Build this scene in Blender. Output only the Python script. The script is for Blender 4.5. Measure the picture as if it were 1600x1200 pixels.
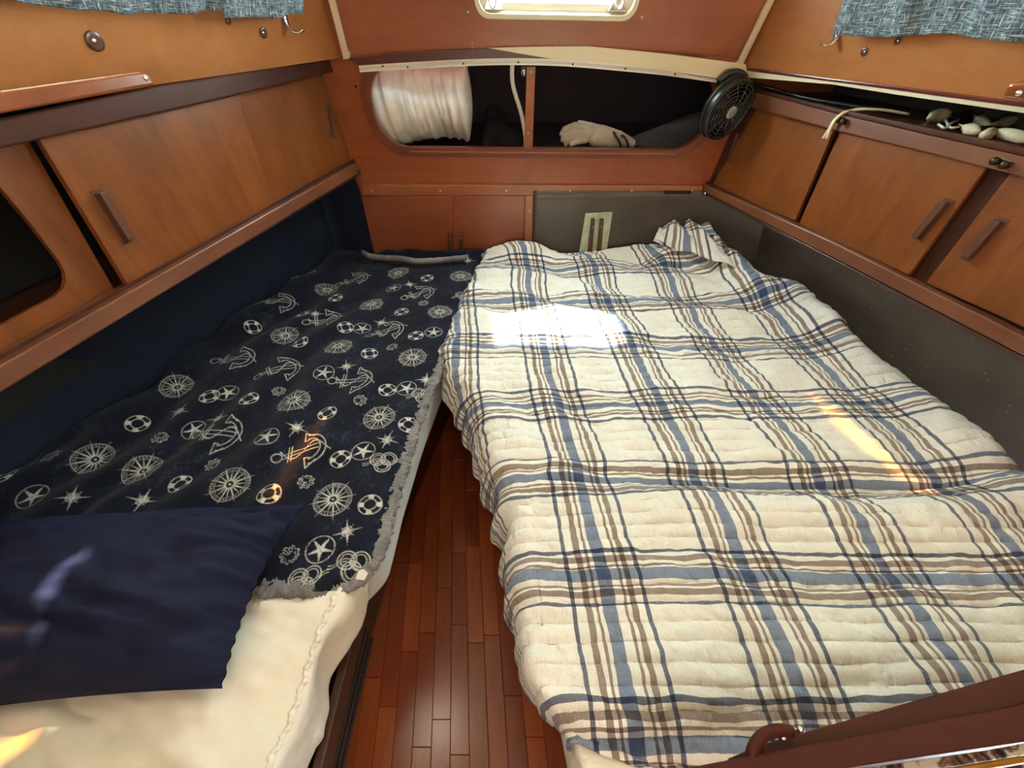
import bpy, bmesh, math, random
import numpy as np
from mathutils import Vector, Matrix
from mathutils.geometry import tessellate_polygon

# ------------------------------------------------------------------ camera, world, sun, exposure
for o in list(bpy.data.objects):
    bpy.data.objects.remove(o, do_unlink=True)
scn = bpy.context.scene
COL = scn.collection
F_PX = 660.0
TH = math.atan(600 / F_PX)
CT, ST = math.cos(TH), math.sin(TH)
CZ = 1.5
CEIL = 1.83
cam_d = bpy.data.cameras.new('camera')
cam = bpy.data.objects.new('camera', cam_d)
COL.objects.link(cam)
cam.location = (0, 0, CZ)
cam.rotation_euler = (math.pi / 2 - TH, 0, 0)
cam_d.sensor_fit = 'HORIZONTAL'
cam_d.sensor_width = 36.0
cam_d.lens = 36.0 * F_PX / 1600
cam_d.clip_start = 0.01
scn.camera = cam

W = bpy.data.worlds.new('daylight')
scn.world = W
W.use_nodes = True
W.node_tree.nodes['Background'].inputs[0].default_value = (0.74, 0.89, 1.0, 1)
W.node_tree.nodes['Background'].inputs[1].default_value = 46.0
SUN_E = math.radians(60.4)
SUN = Vector((-.015, math.cos(SUN_E), math.sin(SUN_E))).normalized()
sd = bpy.data.lights.new('sun', 'SUN')
sd.energy = 20.0
sd.angle = math.radians(1.2)
sd.color = (1.0, 0.93, 0.8)
so = bpy.data.objects.new('sun', sd)
COL.objects.link(so)
so.rotation_euler = SUN.to_track_quat('Z', 'Y').to_euler()
so.location = (0, 4, 6)

def area(name, loc, target, sx, sy, power, color, portal=False):
    d = bpy.data.lights.new(name, 'AREA')
    d.shape = 'RECTANGLE'
    d.size, d.size_y, d.energy, d.color = sx, sy, power, color
    o = bpy.data.objects.new(name, d)
    COL.objects.link(o)
    o.location = loc
    o.rotation_euler = (Vector(loc) - Vector(target)).to_track_quat('Z', 'Y').to_euler()
    if portal:
        d.cycles.is_portal = True
    return o
# light of the saloon falling through the doorway behind the camera
area('saloon_daylight', (0.0, -0.60, 1.45), (0.1, 1.6, 0.7), 0.70, 0.8, 5.6, (1.0, 0.86, 0.68))
# sky seen through the forward hatch
area('hatch_portal', (0.157, 1.93, 1.66), (0.157, 1.93 - 1.0, 1.66 - 0.39), 0.62, 0.46, 1.0, (1, 1, 1), portal=True)

vs = scn.view_settings
vs.view_transform = 'Standard'
vs.look = 'None'
vs.exposure = 0.65
vs.gamma = 1.0
vs.use_curve_mapping = False

# ------------------------------------------------------------------ helpers
R_ = random.Random(7)
NR = np.random.RandomState(11)

def V(*a):
    return Vector(a)

def ray(u, v):
    a, b = (u - 800) / F_PX, (600 - v) / F_PX
    return Vector((a, CT + b * ST, -ST + b * CT))
CAMP = Vector((0, 0, CZ))
def atY(u, v, y):
    r = ray(u, v)
    return CAMP + r * (y / r.y)
def atZ(u, v, z):
    r = ray(u, v)
    return CAMP + r * ((z - CZ) / r.z)
class Pl:
    """a flat face of the cabin; px() finds the point of it seen at a photo pixel"""
    def __init__(s, p, n):
        s.p, s.n = Vector(p), Vector(n).normalized()
    def px(s, u, v, off=0.0):
        r = ray(u, v)
        q = s.p + s.n * off
        return CAMP + r * ((q - CAMP).dot(s.n) / r.dot(s.n))
    def xyz(s, y, z, off=0.0):       # point of the face at given y, z
        q = s.p + s.n * off
        x = q.x - (s.n.y * (y - q.y) + s.n.z * (z - q.z)) / s.n.x
        return Vector((x, y, z))
PL = Pl((-.685, 2, 1.12), (1, -.245, .12))       # left locker doors
PR = Pl((.905, 2, 1.05), (-1, -.27, .15))        # right locker doors
TL = Pl((-.65, 2, 1.336), (1, -.40, -.19))       # cabin trunk side, left
TR = Pl((.885, 2, 1.307), (-1, -.434, -.11))     # cabin trunk side, right
PF = Pl((0, 2, 1.34), (0, -1, -.39))             # cabin trunk front with the hatch
BH = Pl((0, 2, 1), (0, -1, 0))                   # forward bulkhead

ORG = {}
def link(o, origin, parent):
    COL.objects.link(o)
    origin = Vector(origin)
    ORG[o.name] = origin
    if parent is not None:
        o.parent = parent
        o.location = origin - ORG[parent.name]
    else:
        o.location = origin
    return o

def tag(o, label=None, cat=None, group=None, kind=None):
    if label: o['label'] = label
    if cat: o['category'] = cat
    if group: o['group'] = group
    if kind: o['kind'] = kind
    return o

def empty(name, loc, label=None, cat=None, group=None, kind=None):
    o = bpy.data.objects.new(name, None)
    o.empty_display_size = .05
    link(o, loc, None)
    return tag(o, label, cat, group, kind)

def from_bm(name, bm, mat, parent=None, smooth=False):
    bm.normal_update()
    vs_ = [v.co for v in bm.verts]
    mn = Vector((min(v.x for v in vs_), min(v.y for v in vs_), min(v.z for v in vs_)))
    mx = Vector((max(v.x for v in vs_), max(v.y for v in vs_), max(v.z for v in vs_)))
    org = Vector(((mn.x + mx.x) / 2, (mn.y + mx.y) / 2, mn.z))
    for v in bm.verts:
        v.co -= org
    me = bpy.data.meshes.new(name)
    bm.to_mesh(me)
    bm.free()
    if smooth:
        me.polygons.foreach_set('use_smooth', [True] * len(me.polygons))
    me.materials.append(mat)
    return link(bpy.data.objects.new(name, me), org, parent)

def bm_slab(bm, poly, vec, bevel=0.0, seg=2):
    a = [bm.verts.new(Vector(p)) for p in poly]
    b = [bm.verts.new(Vector(p) + Vector(vec)) for p in poly]
    n = len(a)
    fs = [bm.faces.new(a), bm.faces.new(b[::-1])]
    for i in range(n):
        fs.append(bm.faces.new((a[(i + 1) % n], a[i], b[i], b[(i + 1) % n])))
    bmesh.ops.recalc_face_normals(bm, faces=fs)
    if bevel:
        es = list({e for f in fs for e in f.edges})
        bmesh.ops.bevel(bm, geom=es, offset=bevel, segments=seg, affect='EDGES', profile=.5, clamp_overlap=True)

def slab(name, poly, vec, mat, parent=None, bevel=0.003, seg=2):
    bm = bmesh.new()
    bm_slab(bm, poly, vec, bevel, seg)
    return from_bm(name, bm, mat, parent)

def bx(name, c, half, mat, parent=None, bevel=.003, rot=None):
    x, y, z = half
    p = [V(-x, -y, -z), V(x, -y, -z), V(x, y, -z), V(-x, y, -z)]
    m = rot or Matrix.Identity(3)
    return slab(name, [Vector(c) + m @ q for q in p], m @ V(0, 0, 2 * z), mat, parent, bevel)

def plate(name, outer, holes, vec, mat, parent=None):
    """flat plate (any polygon) with holes, given thickness vec"""
    loops = [[Vector(p) for p in outer]] + [[Vector(p) for p in h] for h in holes]
    tris = tessellate_polygon(loops)
    flat = [p for l in loops for p in l]
    bm = bmesh.new()
    a = [bm.verts.new(p) for p in flat]
    b = [bm.verts.new(p + Vector(vec)) for p in flat]
    for t in tris:
        try:
            bm.faces.new([a[i] for i in t]); bm.faces.new([b[i] for i in t[::-1]])
        except ValueError:
            pass
    k = 0
    for l in loops:
        n = len(l)
        for i in range(n):
            i0, i1 = k + i, k + (i + 1) % n
            bm.faces.new((a[i0], a[i1], b[i1], b[i0]))
        k += n
    bmesh.ops.recalc_face_normals(bm, faces=bm.faces[:])
    return from_bm(name, bm, mat, parent)

def smooth_path(pts, n):
    """Catmull-Rom through the points, n samples"""
    P = np.array([list(p) for p in pts], float)
    if len(P) == 2:
        t = np.linspace(0, 1, n)[:, None]
        return P[0] * (1 - t) + P[1] * t
    d = np.r_[0, np.cumsum(np.linalg.norm(np.diff(P, axis=0), axis=1))]
    out = []
    m = np.gradient(P, d, axis=0)
    for s in np.linspace(0, d[-1], n):
        i = min(max(np.searchsorted(d, s) - 1, 0), len(P) - 2)
        h = d[i + 1] - d[i]
        t = (s - d[i]) / h
        out.append((2*t**3-3*t**2+1)*P[i] + (t**3-2*t**2+t)*h*m[i] + (-2*t**3+3*t**2)*P[i+1] + (t**3-t**2)*h*m[i+1])
    return np.array(out)

def bm_tube(bm, pts, r, seg=8):
    P = [Vector(p) for p in pts]
    n = len(P)
    rs = r if isinstance(r, (list, tuple, np.ndarray)) else [r] * n
    up = Vector((0, 0, 1))
    rings = []
    tan0 = None
    for i in range(n):
        t = (P[min(i + 1, n - 1)] - P[max(i - 1, 0)]).normalized()
        if tan0 is None:
            a = t.cross(up)
            if a.length < .1: a = t.cross(Vector((1, 0, 0)))
            a.normalize()
        else:
            a = (a - t * a.dot(t)).normalized()
        tan0 = t
        b = t.cross(a)
        rings.append([bm.verts.new(P[i] + (a * math.cos(2*math.pi*k/seg) + b * math.sin(2*math.pi*k/seg)) * rs[i]) for k in range(seg)])
    for i in range(n - 1):
        for k in range(seg):
            bm.faces.new((rings[i][k], rings[i][(k+1) % seg], rings[i+1][(k+1) % seg], rings[i+1][k]))
    bm.faces.new(rings[0][::-1]); bm.faces.new(rings[-1])

def tube(name, pts, r, mat, parent=None, seg=8, n=None):
    if n: pts = smooth_path(pts, n)
    bm = bmesh.new()
    bm_tube(bm, pts, r, seg)
    return from_bm(name, bm, mat, parent, True)

def bm_lathe(bm, prof, seg, M):
    rings = []
    for r, z in prof:
        rings.append([bm.verts.new(M @ V(r*math.cos(2*math.pi*k/seg), r*math.sin(2*math.pi*k/seg), z)) for k in range(seg)])
    for i in range(len(rings) - 1):
        for k in range(seg):
            bm.faces.new((rings[i][k], rings[i][(k+1) % seg], rings[i+1][(k+1) % seg], rings[i+1][k]))
    bm.faces.new(rings[0][::-1]); bm.faces.new(rings[-1])
    bmesh.ops.recalc_face_normals(bm, faces=bm.faces[:])

def frame_of(c, axis):
    q = Vector(axis).to_track_quat('Z', 'Y').to_matrix().to_4x4()
    return Matrix.Translation(Vector(c)) @ q

def lathe(name, prof, c, axis, mat, parent=None, seg=20, smooth=True):
    bm = bmesh.new()
    bm_lathe(bm, prof, seg, frame_of(c, axis))
    return from_bm(name, bm, mat, parent, smooth)

def grid(name, P, mat, parent=None, uv=None, col=None, solid=0.0, off=-1):
    """P: n x m x 3 array of points"""
    n, m = P.shape[:2]
    vsn = P.reshape(-1, 3)
    org = np.array([vsn[:, 0].mean(), vsn[:, 1].mean(), vsn[:, 2].min()])
    idx = np.arange(n * m).reshape(n, m)
    fc = np.stack([idx[:-1, :-1], idx[:-1, 1:], idx[1:, 1:], idx[1:, :-1]], -1).reshape(-1, 4)
    me = bpy.data.meshes.new(name)
    me.vertices.add(n * m)
    me.vertices.foreach_set('co', (vsn - org).astype(np.float32).ravel())
    me.loops.add(len(fc) * 4)
    me.loops.foreach_set('vertex_index', fc.astype(np.int32).ravel())
    me.polygons.add(len(fc))
    me.polygons.foreach_set('loop_start', np.arange(0, len(fc) * 4, 4, dtype=np.int32))
    me.polygons.foreach_set('use_smooth', np.ones(len(fc), dtype=bool))
    me.update(calc_edges=True)
    if uv is not None:
        l = me.uv_layers.new(name='UVMap')
        l.data.foreach_set('uv', uv.reshape(-1, 2)[fc.ravel()].astype(np.float32).ravel())
    if col is not None:
        a = me.color_attributes.new('print', 'FLOAT_COLOR', 'POINT')
        c4 = np.repeat(col.reshape(-1, 1), 4, 1).astype(np.float32)
        a.data.foreach_set('color', c4.ravel())
    me.materials.append(mat)
    o = link(bpy.data.objects.new(name, me), org, parent)
    if solid:
        md = o.modifiers.new('thickness', 'SOLIDIFY')
        md.thickness, md.offset = solid, off
    return o

_ng = {}
def vnoise(x, y, seed=0):
    if seed not in _ng:
        _ng[seed] = np.random.RandomState(seed + 100).rand(256, 256)
    g = _ng[seed]
    xi, yi = np.floor(x).astype(int), np.floor(y).astype(int)
    fx, fy = x - xi, y - yi
    fx, fy = fx*fx*(3-2*fx), fy*fy*(3-2*fy)
    a, b = g[xi % 256, yi % 256], g[(xi+1) % 256, yi % 256]
    c, d = g[xi % 256, (yi+1) % 256], g[(xi+1) % 256, (yi+1) % 256]
    return (a*(1-fx)+b*fx)*(1-fy) + (c*(1-fx)+d*fx)*fy - .5
def fbm(x, y, seed=0, oct=4):
    s, a = 0, 1
    for k in range(oct):
        s = s + a * vnoise(x * 2**k + 17.3*k, y * 2**k + 5.1*k, seed + k)
        a *= .5
    return s

def blob(name, chains, mat, parent=None, voxel=.005):
    """chains: lists of (point, radius); fused into one skin"""
    bm = bmesh.new()
    for ch in chains:
        for i in range(len(ch)):
            p, r = Vector(ch[i][0]), ch[i][1]
            q, s = (Vector(ch[i+1][0]), ch[i+1][1]) if i + 1 < len(ch) else (p, r)
            k = max(1, int((q - p).length / (min(r, s) * .5)))
            for j in range(k):
                t = j / k
                bmesh.ops.create_icosphere(bm, subdivisions=2, radius=r*(1-t)+s*t, matrix=Matrix.Translation(p.lerp(q, t)))
    o = from_bm(name, bm, mat, parent, True)
    md = o.modifiers.new('fuse', 'REMESH')
    md.mode, md.voxel_size, md.use_smooth_shade = 'VOXEL', voxel, True
    sm = o.modifiers.new('soft', 'SMOOTH')
    sm.factor, sm.iterations = .5, 4
    return o

# ------------------------------------------------------------------ materials
def srgb(r, g, b):
    f = lambda c: (c/255/12.92) if c/255 <= .04045 else ((c/255+.055)/1.055)**2.4
    return (f(r), f(g), f(b), 1)

def base_mat(name, col, rough=.5, metal=0, coat=0, sheen=0, spec=.5):
    m = bpy.data.materials.new(name)
    m.use_nodes = True
    b = m.node_tree.nodes['Principled BSDF']
    b.inputs['Base Color'].default_value = col
    b.inputs['Roughness'].default_value = rough
    b.inputs['Metallic'].default_value = metal
    b.inputs['Coat Weight'].default_value = coat
    b.inputs['Coat Roughness'].default_value = .24
    b.inputs['Sheen Weight'].default_value = sheen
    b.inputs['Specular IOR Level'].default_value = spec
    return m, m.node_tree, b

def N(nt, t, **kw):
    n = nt.nodes.new(t)
    for k, v in kw.items():
        if k in ('operation', 'blend_type', 'data_type', 'attribute_name', 'noise_dimensions', 'wave_type', 'bands_direction', 'feature'):
            setattr(n, k, v)
    return n

def coords(nt, scale, kind='Object', rot=(0, 0, 0)):
    tc = N(nt, 'ShaderNodeTexCoord')
    mp = N(nt, 'ShaderNodeMapping')
    mp.inputs['Scale'].default_value = scale
    mp.inputs['Rotation'].default_value = rot
    nt.links.new(tc.outputs[kind], mp.inputs['Vector'])
    return mp.outputs[0]

def noise(nt, vec, scale, detail=4, rough=.55, dist=0):
    n = N(nt, 'ShaderNodeTexNoise')
    n.inputs['Scale'].default_value = scale
    n.inputs['Detail'].default_value = detail
    n.inputs['Roughness'].default_value = rough
    n.inputs['Distortion'].default_value = dist
    nt.links.new(vec, n.inputs['Vector'])
    return n.outputs['Fac']

def ramp(nt, fac, stops):
    r = N(nt, 'ShaderNodeValToRGB')
    el = r.color_ramp.elements
    while len(el) < len(stops): el.new(.5)
    for e, (p, c) in zip(el, stops):
        e.position, e.color = p, c
    nt.links.new(fac, r.inputs[0])
    return r.outputs[0]

def bump(nt, bsdf, h, strength, dist=.002):
    b = N(nt, 'ShaderNodeBump')
    b.inputs['Strength'].default_value = strength
    b.inputs['Distance'].default_value = dist
    nt.links.new(h, b.inputs['Height'])
    nt.links.new(b.outputs[0], bsdf.inputs['Normal'])

def math_(nt, op, a, b=None, c=None):
    n = N(nt, 'ShaderNodeMath', operation=op)
    for i, x in enumerate((a, b, c)):
        if x is None: continue
        if isinstance(x, (int, float)): n.inputs[i].default_value = x
        else: nt.links.new(x, n.inputs[i])
    return n.outputs[0]

def mixc(nt, fac, a, b, mode='MIX'):
    n = N(nt, 'ShaderNodeMixRGB', blend_type=mode)
    for i, x in enumerate((fac, a, b)):
        if isinstance(x, (int, float)): n.inputs[i].default_value = x
        elif isinstance(x, tuple): n.inputs[i].default_value = x
        else: nt.links.new(x, n.inputs[i])
    return n.outputs[0]

def wood(name, lo, hi, axis='z', rough=.34, coat=.25, fig=1.0, scale=1.0, spec=.5):
    m, nt, b = base_mat(name, hi, rough, coat=coat, spec=spec)
    s = {'x': (.7, 9, 9), 'y': (9, .7, 9), 'z': (9, 9, .7)}[axis]
    vec = coords(nt, tuple(k * scale for k in s))
    g = noise(nt, vec, 2.2, 5, .6, .6)
    v2 = coords(nt, tuple(k * scale * 8 for k in s))
    fine = noise(nt, v2, 4, 3, .6)
    v3 = coords(nt, (1, 1, 1))
    cloud = noise(nt, v3, 4.5, 3, .5, 1.2)
    f = math_(nt, 'ADD', math_(nt, 'MULTIPLY', g, .5 * fig), math_(nt, 'ADD', math_(nt, 'MULTIPLY', fine, .18), math_(nt, 'MULTIPLY', cloud, .35)))
    c = ramp(nt, f, [(.30, lo), (.72, hi)])
    nt.links.new(c, b.inputs['Base Color'])
    bump(nt, b, fine, .06, .001)
    return m

M = {}
M['door'] = wood('door_teak', srgb(86, 44, 18), srgb(130, 72, 32), 'z', rough=.34, coat=.06, spec=.28)
M['door_r'] = M['door']
M['bulk'] = wood('bulkhead_teak', srgb(116, 55, 26), srgb(160, 84, 43), 'x', fig=.8)
M['bulk_low'] = wood('lower_door_teak', srgb(116, 56, 31), srgb(152, 81, 48), 'x', fig=.7)
M['rail'] = wood('rail_mahogany', srgb(46, 22, 15), srgb(74, 39, 26), 'y', rough=.42, coat=0, spec=.14)
M['ledge'] = wood('ledge_mahogany', srgb(80, 42, 26), srgb(116, 67, 42), 'y', rough=.4, coat=.05, spec=.35)
M['trimx'] = wood('trim_mahogany', srgb(128, 68, 40), srgb(162, 94, 58), 'x', rough=.33)
M['pull'] = wood('pull_walnut', srgb(60, 31, 19), srgb(98, 55, 35), 'z', rough=.36, coat=.1)
M['trunk'] = wood('trunk_veneer', srgb(150, 88, 44), srgb(184, 120, 66), 'y', fig=.5)
M['front'] = wood('front_veneer', srgb(140, 78, 52), srgb(172, 104, 74), 'x', fig=.7)
M['grab'] = wood('grab_rail_varnish', srgb(100, 48, 22), srgb(142, 76, 36), 'y', rough=.16, coat=.6)
M['maroon'] = wood('maroon_trim', srgb(78, 26, 22), srgb(110, 44, 34), 'y', rough=.25, coat=.5)
M['dark_wood'] = wood('dark_berth_wood', srgb(44, 22, 14), srgb(74, 40, 26), 'y', rough=.35)
M['frame_ring'] = wood('opening_frame_mahogany', srgb(84, 40, 26), srgb(120, 62, 40), 'x', rough=.3, coat=.3)
M['bulk_shade'] = wood('bulkhead_top_shade', srgb(62, 26, 20), srgb(88, 40, 30), 'x', rough=.35, coat=.2)
M['foot'] = wood('footboard_mahogany', srgb(54, 17, 8), srgb(70, 25, 13), 'x', rough=.55, coat=0)
M['foot'].node_tree.nodes['Principled BSDF'].inputs['Specular IOR Level'].default_value = .15
PLANK = [wood('floor_cherry_%d' % i, a, c, 'y', rough=.22, coat=.35, scale=1.3) for i, (a, c) in enumerate([
    (srgb(108, 46, 24), srgb(142, 66, 35)), (srgb(116, 50, 24), srgb(150, 72, 36)),
    (srgb(102, 42, 23), srgb(134, 60, 33)), (srgb(120, 54, 26), srgb(158, 78, 38))])]
M['caulk'] = base_mat('floor_seam', srgb(48, 20, 12), .6)[0]
M['cream'] = base_mat('cream_paint', srgb(222, 208, 176), .45)[0]
M['white_metal'] = base_mat('white_metal', srgb(214, 206, 194), .4)[0]
M['chrome'] = base_mat('chrome', (.75, .74, .72, 1), .22, 1)[0]
M['brass'] = base_mat('dark_bronze', srgb(60, 46, 34), .35, .8)[0]
M['gold'] = base_mat('gold_brass', srgb(190, 140, 60), .35, .8)[0]
M['screw'] = base_mat('screw_steel', srgb(200, 180, 150), .35, .8)[0]
M['black'] = base_mat('black_plastic', srgb(24, 24, 26), .32)[0]
M['black_gloss'] = base_mat('black_gloss', srgb(62, 62, 64), .16, coat=.5)[0]
M['black_dull'] = base_mat('black_void', srgb(10, 10, 13), .8)[0]
M['grey'] = base_mat('grey_plastic', srgb(150, 150, 148), .4)[0]
M['hose'] = base_mat('hose_white', srgb(200, 192, 178), .45)[0]
M['cordm'] = base_mat('cord_ivory', srgb(212, 198, 168), .7)[0]
M['ivory'] = base_mat('bead_ivory', srgb(216, 196, 164), .5)[0]
M['plug'] = base_mat('plug_walnut', srgb(84, 46, 30), .35, coat=.4)[0]

def cloth(name, col, col2=None, rough=.9, sheen=.2, wscale=60, strength=.25, trans=0):
    m, nt, b = base_mat(name, col, rough, sheen=sheen, spec=.2)
    vec = coords(nt, (1, 1, 1))
    n1 = noise(nt, vec, wscale, 3)
    n2 = noise(nt, vec, 900, 2)
    h = math_(nt, 'ADD', n1, math_(nt, 'MULTIPLY', n2, .25))
    if col2:
        nt.links.new(ramp(nt, noise(nt, vec, 12, 4), [(.35, col), (.65, col2)]), b.inputs['Base Color'])
    bump(nt, b, h, strength, .003)
    return m
M['navy_wall'] = cloth('navy_liner', srgb(20, 26, 40), srgb(24, 30, 46), wscale=140, strength=.15, sheen=0)
M['navy_case'] = cloth('navy_pillowcase', srgb(17, 20, 44), srgb(20, 24, 51), rough=.8, sheen=0, wscale=30, strength=.12)
M['cream_cloth'] = cloth('cream_sheet', srgb(214, 203, 188), srgb(222, 213, 199), wscale=18, strength=.35)
M['pale_cloth'] = cloth('pale_blue_sheet', srgb(206, 214, 220), srgb(222, 226, 226), wscale=30, strength=.25)
M['white_wrap'] = cloth('white_wrap', srgb(206, 198, 184), srgb(222, 214, 200), rough=.55, wscale=24, strength=.4)
M['glove'] = cloth('glove_leather', srgb(176, 164, 148), srgb(160, 148, 132), wscale=120, strength=.25)
M['dark_cloth'] = cloth('charcoal_cloth', srgb(46, 42, 40), srgb(54, 49, 46), wscale=40, strength=.3, sheen=0)
M['maroon_cloth'] = cloth('black_maroon_cloth', srgb(24, 17, 22), srgb(30, 20, 26), wscale=40, strength=.3, sheen=0)
M['shell'] = cloth('shell', srgb(214, 200, 176), srgb(190, 170, 142), rough=.5, sheen=0, wscale=50, strength=.3)
M['fringe'] = cloth('sherpa_grey', srgb(98, 93, 96), srgb(130, 124, 125), wscale=150, strength=1.0, sheen=.1)
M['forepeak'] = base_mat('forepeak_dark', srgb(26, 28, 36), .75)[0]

def hull_mat():
    m, nt, b = base_mat('hull_dark_paint', srgb(62, 54, 46), .3, coat=.2)
    vec = coords(nt, (1, 1, 1))
    n1 = noise(nt, vec, 9, 5, .6)
    nt.links.new(ramp(nt, n1, [(.3, srgb(63, 52, 43)), (.7, srgb(72, 61, 51))]), b.inputs['Base Color'])
    fleck = ramp(nt, noise(nt, coords(nt, (1, .5, 1.6)), 75, 2, .5), [(.71, (0, 0, 0, 1)), (.74, (1, 1, 1, 1))])
    base_c = b.inputs['Base Color'].links[0].from_socket
    nt.links.new(mixc(nt, math_(nt, 'MULTIPLY', fleck, .6), base_c, srgb(170, 162, 150)), b.inputs['Base Color'])
    n2 = noise(nt, coords(nt, (1, 1, 3.5)), 26, 5, .65, .6)
    nt.links.new(ramp(nt, noise(nt, vec, 14, 3), [(.2, (.33,)*3 + (1,)), (.8, (.42,)*3 + (1,))]), b.inputs['Roughness'])
    bump(nt, b, n2, .3, .0015)
    return m
M['hull'] = hull_mat()

def plate_green():
    m, nt, b = base_mat('pale_green_paint', srgb(178, 188, 160), .5)
    nt.links.new(ramp(nt, noise(nt, coords(nt, (1, 1, 1)), 30, 5), [(.35, srgb(160, 170, 146)), (.6, srgb(190, 198, 170))]), b.inputs['Base Color'])
    return m
M['green'] = plate_green()

def curtain_mat():
    m, nt, b = base_mat('curtain_weave', srgb(90, 115, 135), .85, sheen=.1)
    a = noise(nt, coords(nt, (34, 330, 1), 'UV'), 1.0, 3, .6, .4)
    c = noise(nt, coords(nt, (330, 34, 1), 'UV'), 1.0, 3, .6, .4)
    mx = math_(nt, 'MAXIMUM', a, c)
    colr = ramp(nt, mx, [(.47, srgb(52, 68, 82)), (.57, srgb(106, 124, 136)), (.69, srgb(206, 208, 200))])
    nt.links.new(colr, b.inputs['Base Color'])
    bump(nt, b, mx, .3, .002)
    tr = N(nt, 'ShaderNodeBsdfTranslucent')
    nt.links.new(colr, tr.inputs[0])
    mix = N(nt, 'ShaderNodeMixShader')
    mix.inputs[0].default_value = .12
    nt.links.new(b.outputs[0], mix.inputs[1]); nt.links.new(tr.outputs[0], mix.inputs[2])
    nt.links.new(mix.outputs[0], nt.nodes['Material Output'].inputs[0])
    return m
M['curtain'] = curtain_mat()

def glass_mat(name, tint, gloss=.12):
    m = bpy.data.materials.new(name)
    m.use_nodes = True
    nt = m.node_tree
    nt.nodes.remove(nt.nodes['Principled BSDF'])
    t = N(nt, 'ShaderNodeBsdfTransparent'); t.inputs[0].default_value = tint
    g = N(nt, 'ShaderNodeBsdfGlossy'); g.inputs['Roughness'].default_value = .1
    mx = N(nt, 'ShaderNodeMixShader'); mx.inputs[0].default_value = gloss
    nt.links.new(t.outputs[0], mx.inputs[1]); nt.links.new(g.outputs[0], mx.inputs[2])
    nt.links.new(mx.outputs[0], nt.nodes['Material Output'].inputs[0])
    return m
M['glass'] = glass_mat('hatch_acrylic', (.93, .96, .9, 1), .05)
M['amber'] = glass_mat('amber_glass', (.62, .40, .16, 1), .05)

def plaid_mat():
    m, nt, b = base_mat('plaid_quilt', srgb(226, 216, 198), .92, sheen=.15, spec=.15)
    tc = N(nt, 'ShaderNodeTexCoord')
    sp = N(nt, 'ShaderNodeSeparateXYZ')
    nt.links.new(tc.outputs['UV'], sp.inputs[0])
    uvn = noise(nt, coords(nt, (1, 1, 1), 'UV'), 9, 2)
    wob = math_(nt, 'MULTIPLY', math_(nt, 'SUBTRACT', uvn, .5), .012)
    def family(co, c0, P, table):
        s = math_(nt, 'ADD', co, wob)
        fr = math_(nt, 'SUBTRACT', math_(nt, 'FRACT', math_(nt, 'ADD', math_(nt, 'DIVIDE', math_(nt, 'SUBTRACT', s, c0), P), .5)), .5)
        x = math_(nt, 'MULTIPLY', fr, P)
        out = {}
        for kind, c, hw in table:
            k = math_(nt, 'COMPARE', x, c, hw)
            out[kind] = k if kind not in out else math_(nt, 'MAXIMUM', out[kind], k)
        return out
    wu = family(sp.outputs[0], .222, .31, [('navy', -.0723, .0046), ('brown', -.042, .0066), ('brown', -.024, .003), ('blue', 0, .0135),
                                          ('brown', .0336, .003), ('brown', .050, .006), ('navy', .076, .0044)])
    wv = family(sp.outputs[1], .39, .285, [('navy', -.060, .0042), ('brown', -.038, .006), ('brown', -.026, .0025), ('blue', 0, .0115),
                                          ('brown', .021, .0025), ('brown', .037, .0065), ('navy', .060, .0045)])
    streak = noise(nt, coords(nt, (60, 900, 1), 'UV'), 1, 3, .6)
    streak2 = noise(nt, coords(nt, (900, 60, 1), 'UV'), 1, 3, .6)
    tint = {'navy': srgb(84, 92, 122), 'brown': srgb(142, 124, 120), 'blue': srgb(112, 128, 164)}
    cl = ramp(nt, noise(nt, coords(nt, (1, 1, 1), 'UV'), 6, 3), [(.3, srgb(224, 218, 208)), (.7, srgb(234, 230, 222))])
    for fam, st in ((wu, streak), (wv, streak2)):
        amt = math_(nt, 'ADD', .72, math_(nt, 'MULTIPLY', st, .4))
        for k, msk in fam.items():
            cl = mixc(nt, math_(nt, 'MULTIPLY', msk, amt), cl, mixc(nt, 1.0, cl, tint[k], 'MULTIPLY'))
    nt.links.new(cl, b.inputs['Base Color'])
    puck = noise(nt, coords(nt, (38, 16, 1), 'UV'), 1.6, 5, .62, .5)
    weave = noise(nt, coords(nt, (1, 1, 1), 'UV'), 420, 2)
    bump(nt, b, math_(nt, 'ADD', puck, math_(nt, 'MULTIPLY', weave, .12)), .8, .013)
    return m
M['plaid'] = plaid_mat()

def fleece_mat():
    m, nt, b = base_mat('navy_fleece_print', srgb(20, 22, 40), .95, sheen=.05, spec=.1)
    b.inputs['Sheen Roughness'].default_value = .6
    at = N(nt, 'ShaderNodeVertexColor'); at.layer_name = 'print'
    vec = coords(nt, (1, 1, 1))
    mot = noise(nt, vec, 16, 5, .65)
    fib = noise(nt, coords(nt, (1, .5, 1)), 170, 3, .6)
    f = math_(nt, 'ADD', math_(nt, 'MULTIPLY', mot, .6), math_(nt, 'MULTIPLY', fib, .5))
    ground = ramp(nt, f, [(.38, srgb(9, 10, 21)), (.60, srgb(18, 20, 36)), (.80, srgb(54, 58, 74))])
    wear = ramp(nt, fib, [(.3, (.45,)*3 + (1,)), (.6, (1,)*4)])
    fac = math_(nt, 'MULTIPLY', math_(nt, 'MULTIPLY', at.outputs[0], wear), .8)
    nt.links.new(mixc(nt, fac, ground, srgb(214, 208, 200)), b.inputs['Base Color'])
    bump(nt, b, math_(nt, 'ADD', fib, math_(nt, 'MULTIPLY', mot, 1.5)), .5, .004)
    return m
M['fleece'] = fleece_mat()

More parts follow.
